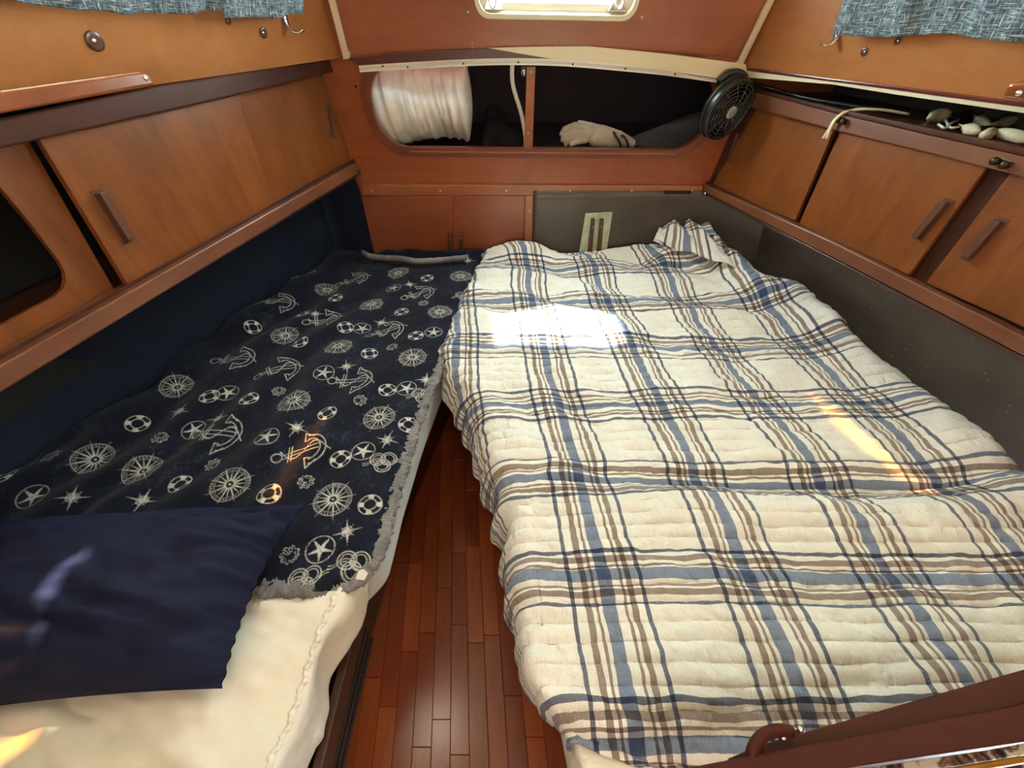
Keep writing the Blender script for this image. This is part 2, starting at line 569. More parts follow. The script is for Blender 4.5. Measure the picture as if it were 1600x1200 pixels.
def floral_mat():
    m, nt, b = base_mat('marbled_cloth', srgb(180, 170, 150), .9)
    nt.links.new(ramp(nt, noise(nt, coords(nt, (1, 1, 1)), 26, 4, .6, 1.5), [(.38, srgb(24, 22, 26)), (.5, srgb(120, 86, 70)), (.58, srgb(206, 196, 178))]), b.inputs['Base Color'])
    return m
M['floral'] = floral_mat()
M['lamp'] = None
def lamp_mat():
    m, nt, b = base_mat('lamp_diffuser', srgb(255, 226, 180), .4)
    b.inputs['Emission Color'].default_value = (1, .86, .66, 1)
    b.inputs['Emission Strength'].default_value = 20
    return m
M['lamp'] = lamp_mat()

# ------------------------------------------------------------------ room shell
DX = -.0975                               # direction of the floor planks, x per y
FL = tag(slab('floor', [V(-1.3, -.6, -.004), V(1.3, -.6, -.004), V(1.3, 2.1, -.004), V(-1.3, 2.1, -.004)], V(0, 0, -.03), M['caulk'], bevel=0),
         'cherry strip plank floor between the two berths', None, None, 'structure')
def planks():
    w = .0516
    meshes = {}
    rr = random.Random(3)
    for i in range(-13, 8):
        y = -.28 - rr.random() * .3
        while y < 1.45:
            L = rr.choice((.24, .28, .32, .36, .42))
            x0 = i * w - .02
            yc = y + L / 2
            key = (round(L, 2), rr.randrange(4))
            if key not in meshes:
                bm = bmesh.new()
                hw, hl = w / 2 - .0005, L / 2 - .0006
                sh = lambda x, yy: V(x + DX * yy, yy, -.004)
                bm_slab(bm, [sh(-hw, -hl), sh(hw, -hl), sh(hw, hl), sh(-hw, hl)], V(0, 0, .006), .0007, 1)
                me = bpy.data.meshes.new('floor_plank')
                bm.to_mesh(me); bm.free()
                me.materials.append(PLANK[key[1]])
                meshes[key] = me
            o = bpy.data.objects.new('floor_plank', meshes[key])
            link(o, V(x0 + DX * yc, yc, rr.uniform(-.0004, .0004)), FL)
            y += L
planks()

def rrect(x0, x1, z0, z1, r, n=8, shear=0.0):
    pts = []
    for cx, cz, a0 in ((x1 - r, z1 - r, 0), (x0 + r, z1 - r, 90), (x0 + r, z0 + r, 180), (x1 - r, z0 + r, 270)):
        for k in range(n + 1):
            a = math.radians(a0 + 90 * k / n)
            x, z = cx + r * math.cos(a), cz + r * math.sin(a)
            pts.append((x, z + shear * x))
    return pts

# forward bulkhead with its long rounded opening
hole = rrect(-.556, .80, 1.036, 1.322, .125, 10, -.008)
wf = plate('wall_front', [V(-1.25, 2, .0), V(1.45, 2, .0), V(1.45, 2, 1.40), V(-1.25, 2, 1.40)], [[V(x, 2, z) for x, z in hole]], V(0, .02, 0), M['bulk'])
tag(wf, 'teak forward bulkhead with a long rounded opening', None, None, 'structure')
outer = rrect(-.556 - .034, .80 + .034, 1.036 - .034, 1.322 + .034, .155, 10, -.008)
plate('opening_frame', [V(x, 1.99, z) for x, z in outer], [[V(x, 1.99, z) for x, z in hole]], V(0, .012, 0), M['frame_ring'], wf)
# thin lower rebate line of the frame
slab('opening_sill', [atY(640, 236, 1.988), atY(1055, 240, 1.988), atY(1055, 242, 1.988), atY(640, 238, 1.988)], V(0, .004, 0), M['trimx'], wf, .0008)
lathe('empty_screw_hole', [(.0001, 0), (.005, 0), (.005, .001), (.0001, .001)], atY(556, 135, 1.9985), (0, -1, 0), M['black_dull'], wf, 10)
lathe('empty_screw_hole', [(.0001, 0), (.003, 0), (.003, .001), (.0001, .001)], atY(982, 255, 1.9985), (0, -1, 0), M['black_dull'], wf, 10)

def screw(c, n, mat, parent, r=.005, name='screw'):
    return lathe(name, [(r, 0), (r, r * .25), (r * .7, r * .55), (.0005, r * .65)], c, n, mat, parent, 10)

# horizontal trim with screws under the opening
t1 = tag(slab('trim_1', [atY(566, 289, 1.985), atY(1098, 291, 1.985), atY(1098, 305, 1.985), atY(566, 306, 1.985)], V(0, .014, 0), M['trimx'], bevel=.003),
         'screwed mahogany batten across the forward bulkhead', None, None, 'structure')
for u, v in ((581, 298), (688, 298), (791, 298), (891, 298), (987, 298), (1082, 298)):
    screw(atY(u, v, 1.985), (0, -1, 0), M['screw'], t1, .0045)

# cream deck edge showing above the bulkhead, right part
cr = slab('trim_2', [atY(u, v, 1.981) for u, v in ((762, 75), (830, 73), (919, 72), (1050, 85), (1165, 100), (1172, 124), (1140, 127), (1068, 117), (1000, 107), (900, 98), (830, 87))], V(0, .006, 0), M['cream'], bevel=.001)
tag(cr, 'cream painted deck edge above the forward opening', None, None, 'structure')

ms = slab('trim_9', [atY(u, v, 1.984) for u, v in ((543, 92), (600, 85), (680, 79), (765, 76), (830, 86), (900, 96), (1000, 105), (1060, 114), (1000, 110), (900, 102), (800, 96), (700, 97), (562, 104))], V(0, .005, 0), M['bulk_shade'], bevel=.0005)  # shadow on the bulkhead top, put in as a dark strip
tag(ms, 'painted shade along the bulkhead top between the cabin front and the curtain track', None, None, 'structure')
# trunk front with hatch opening (slopes aft)
def pf(x, z, off=0):
    q = PF.p + PF.n * off
    return Vector((x, q.y - (PF.n.z * (z - q.z)) / PF.n.y, z))
hz = (-.119, .432)
hx0, hx1, h0, h1 = -.125, .430, 1.452, 1.80
hh = rrect(hx0, hx1, h0, h1, .045, 6, -.014)
lowedge = [PF.px(u, v) for u, v in ((536, 90), (600, 82), (680, 77), (761, 75), (850, 74), (919, 75), (985, 80), (1050, 89), (1110, 97), (1162, 104))]
fo = lowedge + [pf(1.10, 1.31), pf(1.10, CEIL), pf(-.9, CEIL), pf(-.9, 1.33)]
wfu = plate('wall_front_trunk', fo, [[pf(x, z) for x, z in hh]], PF.n * -.022, M['front'])
tag(wfu, 'sloping veneered cabin front holding the bright hatch', None, None, 'structure')
for u, v in ((731, 19), (1003, 27), (738, 74), (869, 73), (738, 68)):
    screw(PF.px(u, v, .0), PF.n, M['screw'], wfu, .0055 if v < 40 else .0045)
# side panels of the trunk with window openings above the view
def trunk(P, name, label, wn):
    zb = 1.338 if wn == 1 else 1.30
    pts = [P.xyz(2.02, zb), P.xyz(-.6, zb), P.xyz(-.6, CEIL), P.xyz(2.02, CEIL)]
    win = [P.xyz(y, z) for y, z in rrect(.35, 1.55, 1.54, 1.79, .06, 5)]
    w = plate(name, pts, [win], P.n * -.02, M['trunk'])
    tag(w, label, None, None, 'structure')
    fr_o = [P.xyz(y, z, .0005) for y, z in rrect(.31, 1.59, 1.505, 1.815, .09, 5)]
    win2 = [P.xyz(y, z, .0005) for y, z in rrect(.35, 1.55, 1.54, 1.79, .06, 5)]
    f = plate('window_%d' % wn, fr_o, [win2], P.n * .012, M['trunk'])
    tag(f, 'wooden window surround behind the %s curtain' % ('left' if wn == 1 else 'right'), None, None, 'structure')
    plate('window_pane', [P.xyz(y, z, -.012) for y, z in rrect(.35, 1.55, 1.54, 1.79, .06, 5)], [], P.n * .004, M['glass'], f)
    return w
wl = trunk(TL, 'wall_left_trunk', 'orange-brown veneered cabin side above the left lockers', 1)
wr = trunk(TR, 'wall_right_trunk', 'orange-brown veneered cabin side above the right shelf', 2)

# ceiling with added slits, shaped to cast the thin sun streaks
def streak(pix, z):
    pts = []
    for u, v in pix:
        p = atZ(u, v, z)
        pts.append(p + SUN * ((CEIL - p.z) / SUN.z))
    return pts
slits = [streak([(1243, 588), (1300, 625), (1345, 672), (1420, 728), (1466, 748), (1462, 758), (1405, 735), (1350, 700), (1300, 652)], .60),
         streak([(514, 640), (506, 655), (492, 700), (470, 730), (436, 782), (415, 780), (440, 740), (462, 690), (490, 660)], .585),
         streak([(-40, 1190), (50, 1110), (108, 1086), (112, 1092), (60, 1140), (0, 1195), (-20, 1215)], .575)]
slits_clear = [streak([(149, 878), (98, 917), (67, 955), (48, 985), (43, 982), (55, 950), (88, 906), (145, 871)], .74),
               streak([(305, 806), (340, 796), (372, 793), (340, 801)], .735)]
ce = plate('ceiling', [V(-1.75, -.62, CEIL), V(2.0, -.62, CEIL), V(2.0, 1.82, CEIL), V(-1.75, 1.82, CEIL)], slits + slits_clear, V(0, 0, .015), M['cream'])
tag(ce, 'cream painted cabin ceiling above the berths', None, None, 'structure')
for s in slits:
    slab('streak_pane', [p + V(0, 0, .016) for p in s], V(0, 0, .004), M['amber'], ce, 0)  # added panes over the slits, tinting the streaks amber
# aft bulkhead with doorway (behind the camera)
wa = plate('wall_aft', [V(-1.75, -.62, 0), V(2.0, -.62, 0), V(2.0, -.62, CEIL), V(-1.75, -.62, CEIL)],
           [[V(-.36, -.62, .15), V(.40, -.62, .15), V(.40, -.62, 1.78), V(-.36, -.62, 1.78)]], V(0, -.03, 0), M['bulk'])
tag(wa, 'teak aft bulkhead with the doorway', None, None, 'structure')
# saloon sole and dark back so that the doorway is not open to the sky
sal = slab('wall_saloon', [V(-1.75, -1.4, -.05), V(2.0, -1.4, -.05), V(2.0, -1.4, CEIL + .05), V(-1.75, -1.4, CEIL + .05)], V(0, -.02, 0), M['bulk'], bevel=0)
tag(sal, 'far saloon wall seen through the aft doorway', None, None, 'structure')
for nm, pts, vec in (('ceiling_saloon', [V(-1.75, -1.42, CEIL), V(2, -1.42, CEIL), V(2, -.64, CEIL), V(-1.75, -.64, CEIL)], V(0, 0, .02)),
                     ('floor_saloon', [V(-1.75, -1.42, -.004), V(2, -1.42, -.004), V(2, -.61, -.004), V(-1.75, -.61, -.004)], V(0, 0, -.02)),
                     ('wall_saloon_left', [V(-1.75, -1.4, 0), V(-1.75, -.6, 0), V(-1.75, -.6, CEIL), V(-1.75, -1.4, CEIL)], V(-.02, 0, 0)),
                     ('wall_saloon_right', [V(2, -1.4, 0), V(2, -.6, 0), V(2, -.6, CEIL), V(2, -1.4, CEIL)], V(.02, 0, 0))):
    tag(slab(nm, pts, vec, M['bulk'] if 'wall' in nm else M['cream'], bevel=0), 'plain saloon surface behind the aft doorway', None, None, 'structure')

# hull sides beside the berths
def hull_side(name, xf, za, mat, label, fill=None):
    ys = np.linspace(2.0, -.6, 40)
    zs = np.linspace(0, za, 10)
    P = np.zeros((40, 10, 3))
    for i, y in enumerate(ys):
        for j, z in enumerate(zs):
            P[i, j] = (xf(y, z), y, z)
    o = grid(name, P if name == 'wall_left' else P[:, ::-1], mat, solid=.02, off=-1)
    tag(o, label, None, None, 'structure')
    return o
hull_side('wall_left', lambda y, z: -.87 - .36 * (2 - y), .935, M['navy_wall'], 'navy fabric lined hull side along the left berth')
hull_side('wall_right', lambda y, z: 1.02 + .27 * (2 - y) + .04 * math.sin(z * 3), .87, M['hull'], 'glossy dark painted hull side along the right berth')
# lining outside of the lockers so that no daylight leaks in
for nm, P, x0 in (('wall_left_outer', PL, -1), ('wall_right_outer', PR, 1)):
    pts = [P.xyz(2.02, .7, -.34), P.xyz(-.62, .7, -.34), P.xyz(-.62, 1.40, -.34), P.xyz(2.02, 1.40, -.34)]
    tag(slab(nm, pts, P.n * -.01, M['black_dull'], bevel=0), 'dark hull lining behind the lockers', None, None, 'structure')
    top = [P.xyz(2.02, 1.40, -.34), P.xyz(-.62, 1.40, -.34)] + ([TL, TR][x0 > 0].xyz(-.62, 1.40, -.012),) + ([TL, TR][x0 > 0].xyz(2.02, 1.40, -.012),) if False else None
for nm, P, T in (('ceiling_left_deck', PL, TL), ('ceiling_right_deck', PR, TR)):
    a = [P.xyz(2.1, 1.36, -.45), P.xyz(-.62, 1.36, -.45), T.xyz(-.62, 1.36, -.012), T.xyz(2.1, 1.36, -.012)]
    tag(slab(nm, a, V(0, 0, .03), M['black_dull'], bevel=0), 'side deck underside over the locker space', None, None, 'structure')

# navy panel on the bulkhead at the left, dark painted panel at the right
nv = slab('wall_front_navy', [V(-1.0, 1.992, .3), V(-.690, 1.992, .3), V(-.687, 1.992, .87), V(-.70, 1.992, .96), V(-1.0, 1.992, .96)], V(0, .006, 0), M['navy_wall'], bevel=.001)
tag(nv, 'navy lining at the left end of the forward bulkhead', None, None, 'structure')
hp = grid('wall_front_hull', np.array([[[x, 1.985 - .10 * max(0, (x - .82) / .22) ** 2, z] for x in np.linspace(.095, 1.15, 44)] for z in np.linspace(.3, .868, 14)]), M['hull'], solid=.008)
tag(hp, 'dark painted panel curving into the hull below the batten', None, None, 'structure')

# ------------------------------------------------------------------ forepeak behind the opening
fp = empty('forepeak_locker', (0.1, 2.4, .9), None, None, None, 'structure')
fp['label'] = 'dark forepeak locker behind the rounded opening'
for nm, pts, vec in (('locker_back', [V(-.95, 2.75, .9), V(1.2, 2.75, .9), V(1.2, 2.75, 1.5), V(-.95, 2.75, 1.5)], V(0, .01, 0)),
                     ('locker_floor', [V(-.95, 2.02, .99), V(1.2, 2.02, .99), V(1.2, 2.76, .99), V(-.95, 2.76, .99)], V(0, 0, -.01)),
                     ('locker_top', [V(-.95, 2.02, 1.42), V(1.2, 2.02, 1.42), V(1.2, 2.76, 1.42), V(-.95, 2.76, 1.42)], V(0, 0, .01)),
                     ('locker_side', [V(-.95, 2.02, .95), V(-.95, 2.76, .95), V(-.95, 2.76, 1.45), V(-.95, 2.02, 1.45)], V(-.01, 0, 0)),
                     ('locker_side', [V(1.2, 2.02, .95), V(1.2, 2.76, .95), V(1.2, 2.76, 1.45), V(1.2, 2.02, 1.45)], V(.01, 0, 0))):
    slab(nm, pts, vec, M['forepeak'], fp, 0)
# post dividing the opening
pp = slab('trim_3', [atY(823, 104, 2.024), atY(837, 104, 2.024), atY(832, 234, 2.024), atY(819, 234, 2.024)], V(0, .02, 0), M['trimx'], bevel=.002)
tag(pp, 'upright wooden post dividing the forward opening', None, None, 'structure')
screw(atY(830, 112, 2.024), (0, -1, 0), M['screw'], pp, .005)
screw(atY(825, 208, 2.024), (0, -1, 0), M['screw'], pp, .004)
sf = lathe('snap_fitting', [(.012, 0), (.012, .01), (.008, .016), (.0005, .018)], atY(819, 113, 2.05), (0, -1, 0), M['chrome'])
tag(sf, 'small chrome snap beside the opening post', 'fitting')
slab('mount_strap', [atY(u, v, 2.052) for u, v in ((814, 104), (822, 104), (823, 120), (815, 120))], V(0, .006, 0), M['black'], sf, .001)
h_ = tube('white_hose', [atY(u, v, 2.045) for u, v in ((801, 96), (800, 112), (801, 130), (806, 150), (813, 172), (818, 195), (821, 215), (821, 236))], .0085, M['hose'], n=40, seg=10)
tag(h_, 'white hose hanging beside the wooden post in the opening', 'hose')

def wrap_roll():
    c0, c1 = atY(575, 168, 2.22), atY(738, 160, 2.22)
    n, m = 90, 72
    P = np.zeros((n, m, 3))
    ax = np.array(c1 - c0)
    TT = np.linspace(0, 1, n)[:, None]; AN = np.linspace(0, 2*math.pi, m)[None, :]
    AR = .5 + .5*np.cos(AN)
    WN = .020*fbm(TT*26 + 1.6*np.sin(AN) , AR*2.2 + 0*TT, 7, 3)*(.3 + .7*TT**1.5) + .018*fbm(TT*5, AR*2 + np.sin(AN)*1.0, 8, 3) + .006*np.sin(TT*70 + 3*np.sin(AN) + 6*fbm(TT*4, AR*2, 9))*TT**3
    e1, e2 = np.array([0, -1.0, 0]), np.array([0, 0, 1.0])
    for i in range(n):
        t = i / (n - 1)
        end = min(1, ((1 - t) / .05)) ** .5 if t > .95 else min(1, (t / .05 + .001)) ** .5
        for j in range(m):
            a = 2 * math.pi * j / (m - 1)
            sh = .35 * (1 - t)
            wr = float(WN[i, j])
            r = (.148 + wr + .012 * math.sin(t * 7)) * max(end, .02)
            P[i, j] = np.array(c0) + ax * t + r * (e1 * math.cos(a) * .85 + e2 * math.sin(a) * .98)
    P[..., 2] += .004 * fbm(P[..., 0] * 40, P[..., 2] * 9, 5)
    P[..., 2] = np.maximum(P[..., 2], .995)
    o = grid('wrapped_roll', P, M['white_wrap'])
    tag(o, 'white wrapped cushion roll inside the left end of the opening', 'roll')
    bm = bmesh.new()
    for tt in (.30, .52):
        pts = []
        for k in range(0, 28):
            a = math.pi * (-.62 + 1.1 * k / 27)
            q = Vector(c0) + (Vector(c1) - Vector(c0)) * tt + Vector(e1) * math.cos(a) * .140 + Vector(e2) * math.sin(a) * .158
            pts.append(q)
    bm.free()
    return o
wrap_roll()
# lumps of dark bedding inside
b1 = blob('dark_bag', [[(atY(762, 226, 2.20), .035), (atY(775, 205, 2.25), .06), (atY(800, 222, 2.22), .05)], [(atY(772, 180, 2.36), .05), (atY(780, 215, 2.27), .05)]], M['maroon_cloth'], voxel=.012)
tag(b1, 'black and maroon bag beside the white roll in the opening', 'bag')
b2 = blob('dark_jacket', [[(atY(985, 226, 2.12), .030), (atY(1030, 218, 2.15), .055), (atY(1085, 208, 2.2), .085), (atY(1120, 205, 2.25), .09)], [(atY(1010, 232, 2.10), .03), (atY(1090, 232, 2.15), .06)]], M['dark_cloth'], voxel=.010)
tag(b2, 'charcoal cloth bundle lying beside the glove in the opening', 'cloth')
def glove():
    Y = 2.09
    p = lambda u, v, dy=0: atY(u, v, Y + dy)
    ch = [[(p(985, 226), .022), (p(965, 218), .030), (p(940, 211), .034), (p(915, 208), .032)],
          [(p(965, 224, -.01), .026), (p(930, 220, -.015), .030)],
          [(p(915, 201), .020), (p(898, 198, -.01), .016), (p(882, 204, -.02), .014), (p(877, 212, -.025), .012)],
          [(p(912, 208, -.015), .018), (p(895, 207, -.03), .0155), (p(881, 214, -.04), .0135), (p(879, 221, -.04), .012)],
          [(p(912, 215, -.02), .017), (p(897, 216, -.04), .015), (p(884, 222, -.045), .013), (p(884, 228, -.045), .0115)],
          [(p(915, 222, -.02), .015), (p(902, 224, -.045), .013), (p(892, 228, -.05), .011)],
          [(p(945, 205, .02), .018), (p(922, 198, .03), .014), (p(905, 194, .02), .012)]]
    ch = [[(q + V(0, 0, .006), r) for q, r in c] for c in ch]
    ch = ch[:2] + [[(q, r * .82) for q, r in c] for c in ch[2:]]
    g = blob('work_glove', ch, M['glove'], voxel=.003)
    tag(g, 'tan leather work glove lying curled in the opening', 'glove')
    for u, w in ((962, .0), (974, .0)):
        tube('wrist_strap', [p(u - 3, 206 if u < 970 else 212, -.033), p(u + 1, 214, -.044), p(u + 6, 222, -.048), p(u + 8, 230, -.045)], .0055, M['black'], g, n=12)
glove()

# curtain track over the opening
ct = empty('curtain_track', atY(835, 100, 1.98), 'curved white metal curtain track across the top of the opening', 'curtain track')
tp = [atY(u, v, 1.985) for u, v in ((562, 107), (640, 102), (720, 97.5), (800, 95.5), (880, 97.5), (960, 104), (1040, 112), (1105, 121), (1140, 126))]
pth = smooth_path(tp, 50)
bm = bmesh.new()
pr = [(-.0, .009), (-.007, .009), (-.009, .003), (-.004, .001), (-.004, -.003), (-.009, -.005), (-.009, -.011), (0, -.011)]
rings = [[bm.verts.new(V(q[0], q[1] + a, q[2] + b)) for a, b in pr] for q in pth]
for i in range(49):
    for k in range(len(pr)):
        bm.faces.new((rings[i][k], rings[i][(k+1) % len(pr)], rings[i+1][(k+1) % len(pr)], rings[i+1][k]))
bm.faces.new(rings[0]); bm.faces.new(rings[-1])
bmesh.ops.recalc_face_normals(bm, faces=bm.faces[:])
from_bm('rail', bm, M['white_metal'], ct)
for u, v in ((598, 103.5), (637, 105), (724, 99.5), (810, 97.5), (895, 100.5), (977, 107.5), (1055, 116)):
    screw(atY(u, v, 1.976), (0, -1, 0), M['brass'], ct, .0035)

# beads in the corners of the trunk
for i, (a, b, c0) in enumerate((((540, 90), (515, -8), TL), ((1156, 103), (1210, -8), TR))):
    A, B = PF.px(*a, .024), PF.px(*b, .024)
    D = (B - A)
    o = slab('trim_%d' % (4 + i), [A + V(-.011, 0, 0), A + V(.011, 0, 0), A + D * 3.6 + V(.011, 0, 0), A + D * 3.6 + V(-.011, 0, 0)], V(0, .02, 0), M['ivory'], bevel=.004)
    tag(o, 'ivory corner bead at the %s edge of the cabin front' % ('left' if i == 0 else 'right'), None, None, 'structure')
    slab('bead_end', [PF.px(a[0] - 4, a[1] - 8, .022), PF.px(a[0] + 5, a[1] - 9, .022), PF.px(a[0] + 5, a[1] + 2, .022), PF.px(a[0] - 5, a[1] + 3, .022)], V(0, .03, 0), M['ivory'], o, .003)

# hatch
ht = empty('deck_hatch', pf(.157, h0), 'bright aluminium framed hatch in the cabin front', 'hatch')
o_ = rrect(hx0 - .002, hx1 + .002, h0 - .002, h1, .047, 6, -.014)
i_ = rrect(hx0 + .012, hx1 - .012, h0 + .012, h1 - .012, .038, 6, -.014)
plate('rim', [pf(x, z, .004) for x, z in o_], [[pf(x, z, .004) for x, z in i_]], PF.n * -.035, M['cream'], ht)
o2 = rrect(hx0 + .012, hx1 - .012, h0 + .012, h1 - .012, .038, 6, -.014)
i2 = rrect(hx0 + .04, hx1 - .04, h0 + .042, h1 - .04, .03, 6, -.014)
plate('frame', [pf(x, z, -.018) for x, z in o2], [[pf(x, z, -.018) for x, z in i2]], PF.n * -.02, M['white_metal'], ht)
plate('pane', [pf(x, z, -.024) for x, z in i2], [], PF.n * -.006, M['glass'], ht)
for u in (770, 966):
    p = PF.px(u, 8 + (u - 770) * .012, -.004)
    hg = slab('latch', [p + V(-.034, 0, -.014), p + V(.034, 0, -.014), p + V(.012, 0, .03), p + V(-.012, 0, .03)], PF.n * -.02, M['chrome'], ht, .004)
    tube('latch_lever', [p + V(-.008, -.01, .035), p + V(-.009, -.016, .0), p + V(0, -.018, -.008), p + V(.009, -.016, .0), p + V(.008, -.01, .035)], .003, M['chrome'], hg, n=16)

# ------------------------------------------------------------------ left lockers
def pull(P, a, b, off, parent, w=.011, d=.020, name='pull'):
    """wooden bar pull standing on the door: a = top pixel, b = bottom pixel"""
    A, B = P.px(*a, off + d), P.px(*b, off + d)
    ax = (B - A)
    side = ax.cross(P.n).normalized() * w
    n = P.n
    L = ax.length
    e = ax.normalized()
    A0, B0 = A - n * d, B - n * d
    bm = bmesh.new()
    # wedge-ended bar
    poly = [A0 + e * L * .0 - side * .5, A0 - side * .5 + n * d * .9, B0 + n * d * .9 - side * .5 - e * L * .04, B0 - side * .5 + e * L * .02]
    bm_slab(bm, poly, side, .0025, 2)
    # thin back plate
    poly = [A0 - side * .75 - e * .006, A0 + side * .75 - e * .006, B0 + side * .75 + e * .004, B0 - side * .75 + e * .004]
    bm_slab(bm, poly, n * .003, .001, 1)
    return from_bm(name, bm, M['pull'], parent)

LL = empty('sliding_door_locker', PL.xyz(1.3, .95), 'left wall locker with two sliding teak doors and a rounded cutout', 'locker')
# back carcass
slab('carcass_back', [PL.xyz(2.0, .95, -.33), PL.xyz(-.5, .95, -.33), PL.xyz(-.5, 1.35, -.33), PL.xyz(2.0, 1.35, -.33)], PL.n * .004, M['black_dull'], LL, 0)
slab('carcass_floor', [PL.xyz(2.0, .945, -.33), PL.xyz(-.5, .945, -.33), PL.xyz(-.5, .945, .0), PL.xyz(2.0, .945, .0)], V(0, 0, -.012), M['dark_wood'], LL, 0)
def lq(pix, off, k=1.0):
    pts = [PL.px(u, v, off) for u, v in pix]
    if k > 1:                                   # carry the far-left ends on past the edge of the view
        q = [p for p, (u, v) in zip(pts, pix) if u > 0]
        far = max(q, key=lambda p: p.y)
        pts = [(p + (p - PL.xyz(2.0, p.z, off)) * (k - 1)) if u <= -300 else p for p, (u, v) in zip(pts, pix)]
    return pts
da = slab('sliding_door', lq([(58, 212), (372, 144), (430, 332), (206, 455)], 0), PL.n * -.016, M['door'], LL, .002)
pull(PL, (163, 300), (210, 377), 0, da, .018, .024)
db = slab('sliding_door', lq([(352, 146), (526, 105), (549, 262), (410, 344)], -.022), PL.n * -.012, M['door'], LL, .002)
pull(PL, (517, 165), (524, 214), -.022, db, .012, .014)
cut = [(-60, 205), (0, 292), (50, 352), (92, 407), (101, 424), (103, 437), (100, 450), (85, 464), (0, 509), (-130, 580), (-190, 575), (-230, 500), (-220, 330), (-160, 220)]
plate('cutout_panel', lq([(-520, 300), (36, 205), (184, 462), (-420, 860)], -.045, 1.7), [lq(cut, -.045)], PL.n * -.012, M['door'], LL)
slab('ledge', lq([(-300, 752), (556, 254), (560, 271), (-300, 811)], .035, 1.6), PL.n * -.07, M['ledge'], LL, .004)
slab('door_track', lq([(-300, 736), (553, 248), (556, 254), (-300, 752)], .012, 1.6), PL.n * -.004, M['rail'], LL, .001)
slab('top_rail', lq([(-300, 250), (0, 187), (245, 134), (300, 126), (530, 91), (526, 111), (300, 165), (32, 225), (0, 232), (-300, 298)], .022, 1.8), PL.n * -.045, M['rail'], LL, .004)

# left grab rail
gl = slab('grab_rail', lq([(-260, 184), (0, 141), (218, 111), (232, 113), (238, 124), (243, 134), (0, 178), (-260, 226)], .030), PL.n * -.045, M['grab'], bevel=.007, seg=3)
tag(gl, 'varnished grab rail on top of the left lockers', 'grab rail')
screw(PL.px(228, 122, .030), PL.n, M['chrome'], gl, .006)

# fittings on the left trunk side
def plug(P, u, v, r, label, parent=None):
    o = lathe('wooden_plug', [(r, 0), (r, r * .2), (r * .9, r * .3), (r * .45, r * .26), (.001, r * .26)], P.px(u, v, 0), P.n, M['plug'], parent, 20)
    screw(P.px(u, v, r * .26), P.n, M['chrome'], o, r * .28)
    return tag(o, label, 'plug')
plug(TL, 147, 64, .019, 'large round wooden button beside the left grab rail')
plug(TL, 411, 51, .014, 'small round wooden button below the left curtain end')
plug(TL, 356, 32, .010, 'brown stud half hidden under the left curtain flap')
plug(TR, 1351, 81, .011, 'round wooden button on the cabin side below the right curtain')
plug(TR, 1403, 64, .009, 'small stud touching the hem of the right curtain')
def hook(P, pix, label):
    pts = [P.px(u, v, o) for u, v, o in pix]
    bm = bmesh.new()
    path = smooth_path(pts, 24)
    n = P.n
    prev = None
    wv = Vector((0, 1, 0)).cross(n).cross(n).normalized()
    along = (Vector((0, 1, 0)) - n * n.y).normalized()
    rings = []
    for i, q in enumerate(path):
        t = Vector(path[min(i + 1, 23)]) - Vector(path[max(i - 1, 0)])
        t.normalize()
        nn = t.cross(along).normalized()
        w = .0095 * (1 - .35 * i / 23)
        q = Vector(q)
        rings.append([bm.verts.new(q + along * w + nn * .0018), bm.verts.new(q - along * w + nn * .0018), bm.verts.new(q - along * w - nn * .0018), bm.verts.new(q + along * w - nn * .0018)])
    for i in range(23):
        for k in range(4):
            bm.faces.new((rings[i][k], rings[i][(k+1) % 4], rings[i+1][(k+1) % 4], rings[i+1][k]))
    bm.faces.new(rings[0]); bm.faces.new(rings[-1])
    bmesh.ops.recalc_face_normals(bm, faces=bm.faces[:])
    o = from_bm('curtain_hook', bm, M['chrome'], None, True)
    return tag(o, label, 'hook')
hook(TL, [(443, 5, .002), (445, 25, .004), (450, 40, .012), (460, 50, .028), (468, 51, .040), (474, 46, .048)], 'chrome hook hanging below the left curtain end')
hook(TR, [(1312, 30, .002), (1308, 52, .004), (1303, 64, .014), (1296, 70, .026), (1289, 71, .036), (1284, 69, .042)], 'chrome hook at the corner of the right curtain')

def curtain(P, bottom, off, label, top_z=1.80, amp=.010, shift_top=0.0):
    bp = smooth_path([P.px(u, v, off) for u, v in bottom], 220)
    nv = 40
    G = np.zeros((220, nv, 3))
    d = np.r_[0, np.cumsum(np.linalg.norm(np.diff(bp, axis=0), axis=1))]
    n = np.array(P.n)
    for j in range(nv):
        t = j / (nv - 1)
        for i in range(220):
            q = P.xyz(bp[i, 1] + shift_top * t, bp[i, 2] * (1 - t) + top_z * t, off)
            G[i, j] = q
    S = d[:, None] * np.ones((1, nv))
    H = np.linspace(0, 1, nv)[None, :] * np.ones((220, 1))
    wv = amp * np.sin(S * 36 + 1.2 * np.sin(S * 9)) + .5 * amp * np.sin(S * 71 + 1) + .02 * fbm(S * 9, H * 3, 9)
    G += wv[..., None] * n
    o = grid('curtain', G, M['curtain'], uv=np.stack([S, H * .45], -1), solid=.0015, off=0)
    return tag(o, label, 'curtain')
curtain(TL, [(-330, -8), (-150, -5), (15, 1), (47, 7), (98, 14), (150, 15), (206, 22), (260, 23), (300, 21), (340, 18), (365, 24), (405, 28), (446, 24), (480, 22)], .085, 'blue grey woven curtain on the left cabin side')
fa = np.array([[list(TL.px(346 + 5*b_ + a_ * (40 - 10*b_), 8 + 20*b_ - a_ * (3 - 3*b_), .098 + .006*math.sin(a_*5))) for b_ in np.linspace(0, 1, 6)] for a_ in np.linspace(0, 1, 12)])
grid('flap', fa, M['curtain'], bpy.data.objects['curtain'], uv=np.array([[(a_*.1, b_*.05 + .3) for b_ in np.linspace(0, 1, 6)] for a_ in np.linspace(0, 1, 12)]), solid=.002)
